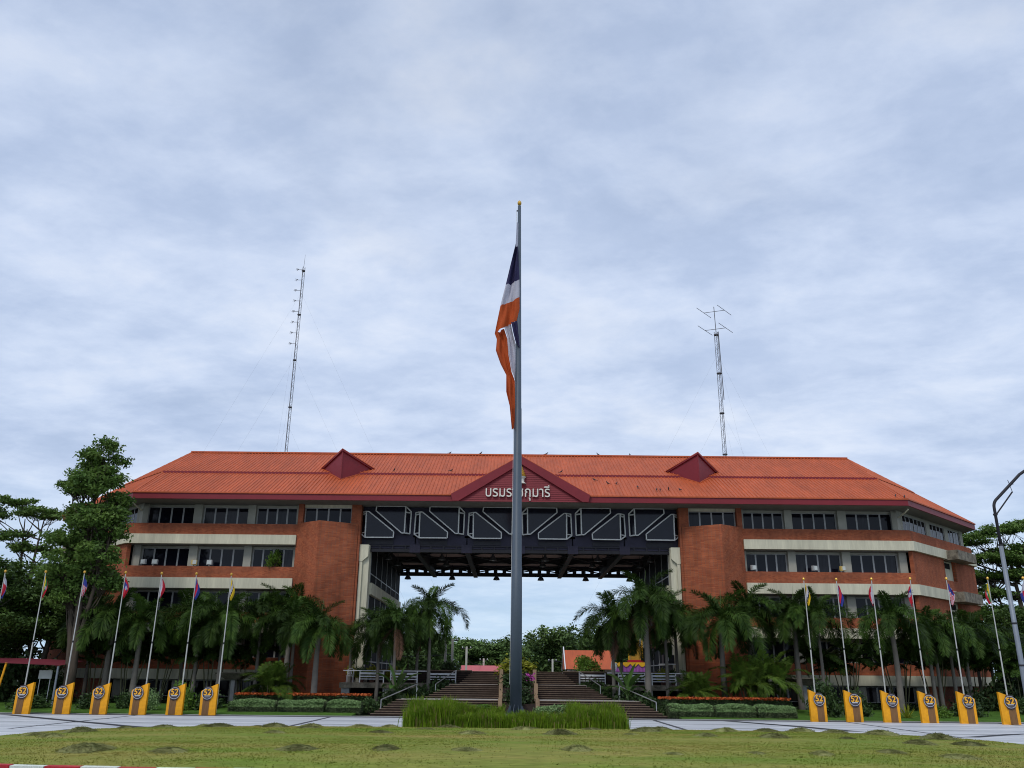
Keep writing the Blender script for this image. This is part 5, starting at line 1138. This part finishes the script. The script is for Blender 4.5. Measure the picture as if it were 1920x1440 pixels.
for x, y in BD:
    o = mobj('pigeon', BM, None, (x-2.6, y, roofz(y)), (0, 0, rnd.uniform(0, 6)), (.7,)*3); props(o, 'small dark pigeon perched on the orange roof slope', 'bird', 'pigeons on the roof slope')
for x in (-5.8, -2.9, 8.2, 11.2, 3.3):
    o = mobj('pigeon', BM, None, (x, RY, RZ+.2), (0, 0, rnd.uniform(0, 6)), (.7,)*3); props(o, 'small dark pigeon perched on the roof ridge', 'bird', 'pigeons on the ridge')
for r, y in ((29.6, 66.5), (30.2, 66.3)):
    o = mobj('pigeon', BM, None, (XC+r, y, roofz(y)+.02), (0, 0, 1.0), (.7,)*3); props(o, 'small dark pigeon at the corner of the eaves', 'bird', 'pigeons at the eaves corner')

# ================================================================== things on the terrace and beside it
# draped table, shrine panel and board on the street lamp side
tb = thing('draped_table', 'table draped in purple pleats with a yellow swag under the bridge', 'table', (8.9, 70.5, 2.74))
b = MB(); n = 44
for i in range(n):
    x0, x1 = 8.2+2.5*i/n, 8.2+2.5*(i+1)/n; b.face([(x0, 70.2+.05*(i % 2), 2.75), (x1, 70.2+.05*((i+1) % 2), 2.75), (x1, 70.22, 3.45), (x0, 70.22, 3.45)])
b.build('pleated_skirt', PURP, tb)
b = MB()
for k in range(4):
    x0 = 8.2+k*.625
    for i in range(8):
        u0, u1 = i/8, (i+1)/8; f = lambda u: 3.42-.24*math.sin(PI*u); b.face([(x0+.625*u0, 70.15, f(u0)), (x0+.625*u1, 70.15, f(u1)), (x0+.625*u1, 70.18, 3.50), (x0+.625*u0, 70.18, 3.50)])
b.build('swag', YDR, tb); MB().box(8.2, 10.7, 70.2, 71.2, 3.45, 3.52).build('table_top', YDR, tb)
for x in (8.3, 10.6): MB().box(x-.04, x+.04, 71.0, 71.1, 2.74, 3.45).build('leg', STEELD, tb)
sh = thing('golden_shrine', 'golden stepped shrine with red base on the terrace behind the draped table', 'shrine', (10.3, 73.3, 2.74))
MB().box(9.7, 10.9, 72.9, 73.7, 2.74, 3.75).build('base', FRED, sh); b = MB()
for i, (w, z0, z1) in enumerate(((.42, 3.75, 4.7), (.5, 4.7, 4.85), (.34, 4.85, 5.4), (.42, 5.4, 5.5), (.2, 5.5, 5.9), (.08, 5.9, 6.3))): b.box(10.3-w, 10.3+w, 73.3-w*.6, 73.3+w*.6, z0, z1)
b.build('tiers', GOLD, sh)
for x in (9.75, 10.85): MB().tube([(x, 73.0, 3.75), (x, 73.0, 5.5)], .06, 6).build('side_post', YDR, sh)
br_ = thing('tilted_board', 'small white board tilted on a stand at the head of the stairs', 'board', (8.0, 68.8, 2.74))
MB().hexa([(7.75, 68.7, 3.05), (8.2, 68.7, 2.95), (8.2, 68.8, 2.95), (7.75, 68.8, 3.05), (7.85, 68.9, 3.55), (8.3, 68.9, 3.42), (8.3, 69.0, 3.42), (7.85, 69.0, 3.55)]).build('board', WHITE, br_)
for x in (7.85, 8.15): MB().tube([(x, 68.85, 2.74), (x, 68.85, 3.1)], .025, 5).build('leg', STEEL, br_)
# air conditioner on the passage wall
ac = thing('air_conditioner', 'boxy air conditioner under an awning on the passage wall, street lamp side', 'air conditioner', (12.0, 69.4, 3.4))
MB().box(11.75, 12.55, 68.2, 69.0, 3.42, 4.05).build('casing', STEELD, ac); MB().box(11.85, 12.12, 68.17, 68.2, 3.6, 3.9).build('badge_plate', WHITE, ac); MB().box(11.5, 12.7, 68.0, 69.1, 3.34, 3.41).build('shelf', WHITE, ac)
# chair and potted plants on the deck
ch = thing('garden_chair', 'white scrolled iron garden chair on the deck, tall tree side', 'chair', (-11.5, 65.2, 1.88))
MB().box(-11.75, -11.25, 64.95, 65.4, 2.30, 2.34).build('seat', WHITE, ch)
b = MB(); b.tube([(-11.74, 65.4, 2.33), (-11.72, 65.45, 2.75), (-11.5, 65.46, 2.86), (-11.28, 65.45, 2.75), (-11.26, 65.4, 2.33)], .022, 5)
for k in range(3): cx_ = -11.62+k*.12; b.tube([(cx_+.07*math.cos(a), 65.44, 2.56+.13*math.sin(a)) for a in np.linspace(0, 2*PI, 11)], .016, 4)
b.build('backrest', WHITE, ch)
for dx, dy in ((-.22, 0), (.22, 0), (-.22, .38), (.22, .38)): MB().tube([(-11.5+dx, 65.0+dy, 1.88), (-11.5+dx*.9, 65.0+dy, 2.31)], .02, 5).build('leg', WHITE, ch)
def pot(x, y, z, k, label, q=.5):
    rt = thing('potted_plant', label, 'potted plant', (x, y, z)); MB().lathe([(.16, 0), (.24, .35), (.27, .38), (.2, .38)], (x, y, z), 12).build('pot', mat('terracotta', (.13, .06, .045), .8, .2, 3) if 'terracotta' not in MATS else MATS['terracotta'], rt)
    mobj('foliage', BUSH[k], rt, (x, y, z+.33), (0, 0, rnd.uniform(0, 6)), (q, q, q*1.2))
for x, y, k, lb in ((-10.9, 66.6, 'dark', 'dark-leaved potted plant on the deck beside the window, tall tree side'), (-10.1, 66.5, 'yellow', 'yellow croton in a pot on the deck, next to the dark plant, tall tree side'), (-8.6, 66.5, 'yellow', 'yellow croton in a pot on the deck, nearer the stairs, tall tree side'), (-11.6, 66.7, 'yellow', 'low yellow croton in a pot at the brick tower, tall tree side'),
                   (11.4, 66.8, 'yellow', 'spiky yellow potted plant on the deck, street lamp side'), (12.2, 66.9, 'dark', 'dark potted plant on the deck against the tower, street lamp side')): pot(x, y, 1.88, k, lb)
bush(5.9, 68.6, 2.7, 1.1, .8, .9, 'lime', 'green leafy shrub on the terrace next to the draped table', None)
bush(-4.6, 69.5, 2.7, .8, .7, .6, 'dark', 'small dark shrub on the terrace under the tall palm', None)
# funnel-shaped concrete canopies and white awning in front of the ground floor
for x, side in ((-19.8, TT), (21.2, SLP)):
    rt = thing('funnel_canopy', f'funnel-shaped concrete canopy on one post by the ground floor, {side} side', 'canopy', (x, 65, 0))
    b = MB(); w0, w1 = .45, 1.08; b.hexa([(x-w0, 65-w0, 2.0), (x+w0, 65-w0, 2.0), (x+w0, 65+w0, 2.0), (x-w0, 65+w0, 2.0), (x-w1, 65-w1, 2.42), (x+w1, 65-w1, 2.42), (x+w1, 65+w1, 2.42), (x-w1, 65+w1, 2.42)]); b.box(x-w1-.02, x+w1+.02, 65-w1-.02, 65+w1+.02, 2.42, 2.5); b.build('funnel', CONC, rt)
    MB().box(x-.14, x+.14, 64.86, 65.14, -.05, 2.0).build('post', GREYC, rt)
aw = thing('kiosk_awning', 'small white sloping awning over a counter by the ground floor, tall tree side', 'awning', (-17.9, 65.2, 0))
MB().hexa([(-18.9, 64.4, 1.95), (-17.2, 64.4, 1.95), (-17.0, 65.9, 2.55), (-18.3, 65.9, 2.55), (-18.9, 64.4, 2.0), (-17.2, 64.4, 2.0), (-17.0, 65.9, 2.6), (-18.3, 65.9, 2.6)]).build('sheet', CREAM, aw)
MB().box(-19.0, -16.8, 64.5, 65.1, .86, .93).build('counter', CREAM2, aw)
for x in (-18.85, -17.25): MB().box(x-.04, x+.04, 64.46, 64.54, 0, 1.96).build('post', STEELD, aw)
# red tarp at the far left
tp = thing('red_tarp', 'dark red tarp stretched between trees beside the tall tree', 'tarp', (-36, 61, 0)); b = MB(); n = 14
for i in range(n+1):
    for j in range(5):
        u, v = i/n, j/4; b.v.append((-44+14.0*u, 60+3.5*v, 3.75-.95*math.sin(PI*u*.5)**.6-.25*math.sin(PI*u*2.0)*.3-.3*v*0+.35*v))
for i in range(n):
    for j in range(4): a = i*5+j; b.f.append((a, a+1, a+6, a+5)); b.mi.append(0)
b.build('sheet', TARP, tp, smooth=True)
for x, y, zt in ((-33.6, 60.1, 2.95), (-30.1, 60.1, 2.75)): MB().tube([(x-.4 if x < -32 else x, y, 0), (x, y, zt)], .07, 7).build('post', YEL if x < -32 else GALV, tp)
bd = thing('notice_board', 'small white notice board on posts under the red tarp', 'board', (-31.9, 62, 0))
MB().box(-32.3, -31.4, 62, 62.06, 1.95, 2.5).build('board', WHITE, bd)
for x in (-32.2, -31.5): MB().tube([(x, 62.08, 0), (x, 62.08, 2.5)], .03, 5).build('post', STEEL, bd)

# ================================================================== far houses and utility poles beyond the passage
h1 = thing('low_shed', 'long low shed with red tin roof beyond the passage', 'building', (-3.6, 122, 0))
MB().box(-6.2, -.9, 120, 124, 0, 3.05).build('wall', GREYC, h1); MB().prism([(-6.5, 119.5, 3.0), (-6.5, 124.5, 3.0), (-6.5, 122, 3.75)], (5.9, 0, 0)).build('roof', REDROOF, h1)
h2 = thing('orange_roof_house', 'white house with steep orange gable roof beyond the passage', 'building', (10, 112, 0))
MB().box(7.4, 12.6, 110.5, 116, 0, 3.4).build('wall', WHITE, h2); MB().prism([(6.9, 109.8, 3.3), (6.9, 116.6, 3.3), (6.9, 113.2, 5.6)], (6.1, 0, 0)).build('roof', ORANGE, h2)
b = MB(); b.bar((6.85, 109.7, 3.2), (6.85, 113.2, 5.95), .12, .18); b.bar((6.85, 116.7, 3.2), (6.85, 113.2, 5.95), .12, .18); b.build('barge_board', WHITE, h2)
for x in (8.2, 9.4, 11.0): MB().box(x, x+.7, 110.44, 110.5, 2.75, 3.25).build('window', GLASS, h2)
UPM = MB().box(-.12, .12, -.12, .12, 0, 1).mesh('post', mat('concrete_pole', (.55, .54, .48), .85, .1, 2)); UPA = MB().box(-.6, .6, -.05, .05, -.35, -.25).mesh('crossarm', STEELD)
UPI = MB().lathe([(.05, -.25), (.07, -.18), (.03, -.08)], (0, 0, 0), 6).mesh('insulator', WHITE)
for x, y, h, lb in ((-6.8, 95, 6.3, 'tall concrete utility pole at the edge of the terrace, nearer the palm'), (-6.25, 98, 6.25, 'tall concrete utility pole just behind the first one'), (-5.27, 110, 5.8, 'concrete utility pole with crossarm behind the pair of tall poles'), (-3.57, 125, 4.7, 'short far utility pole in front of the red shed roof'), (6.02, 125, 4.7, 'short far utility pole beside the orange roofed house')):
    rt = thing('utility_pole', lb, 'utility pole', (x, y, 0)); mobj('post', UPM, rt, (x, y, 0), scale=(1, 1, h)); mobj('crossarm', UPA, rt, (x, y, h+.1))
    for q in (-.5, 0, .5): mobj('insulator', UPI, rt, (x+q, y, h+.1))
for i, (a_, c_) in enumerate((((-6.25, 98, 4.6), (-30, 104, 4.9)), ((-5.27, 110, 4.4), (-3.57, 125, 4.2)), ((6.02, 125, 4.45), (24, 120, 5.2)))):
    A_, B_ = Vector(a_), Vector(c_); pts = [A_+(B_-A_)*t-Vector((0, 0, .5*math.sin(PI*t))) for t in np.linspace(0, 1, 9)]; o = MB().tube(pts, .025, 4).build('overhead_wire', STEELD, None, a_)
    props(o, ('dark overhead wire running off the pair of tall poles', 'dark overhead wire between the two left utility poles', 'dark overhead wire running past the orange roofed house')[i], 'wire')
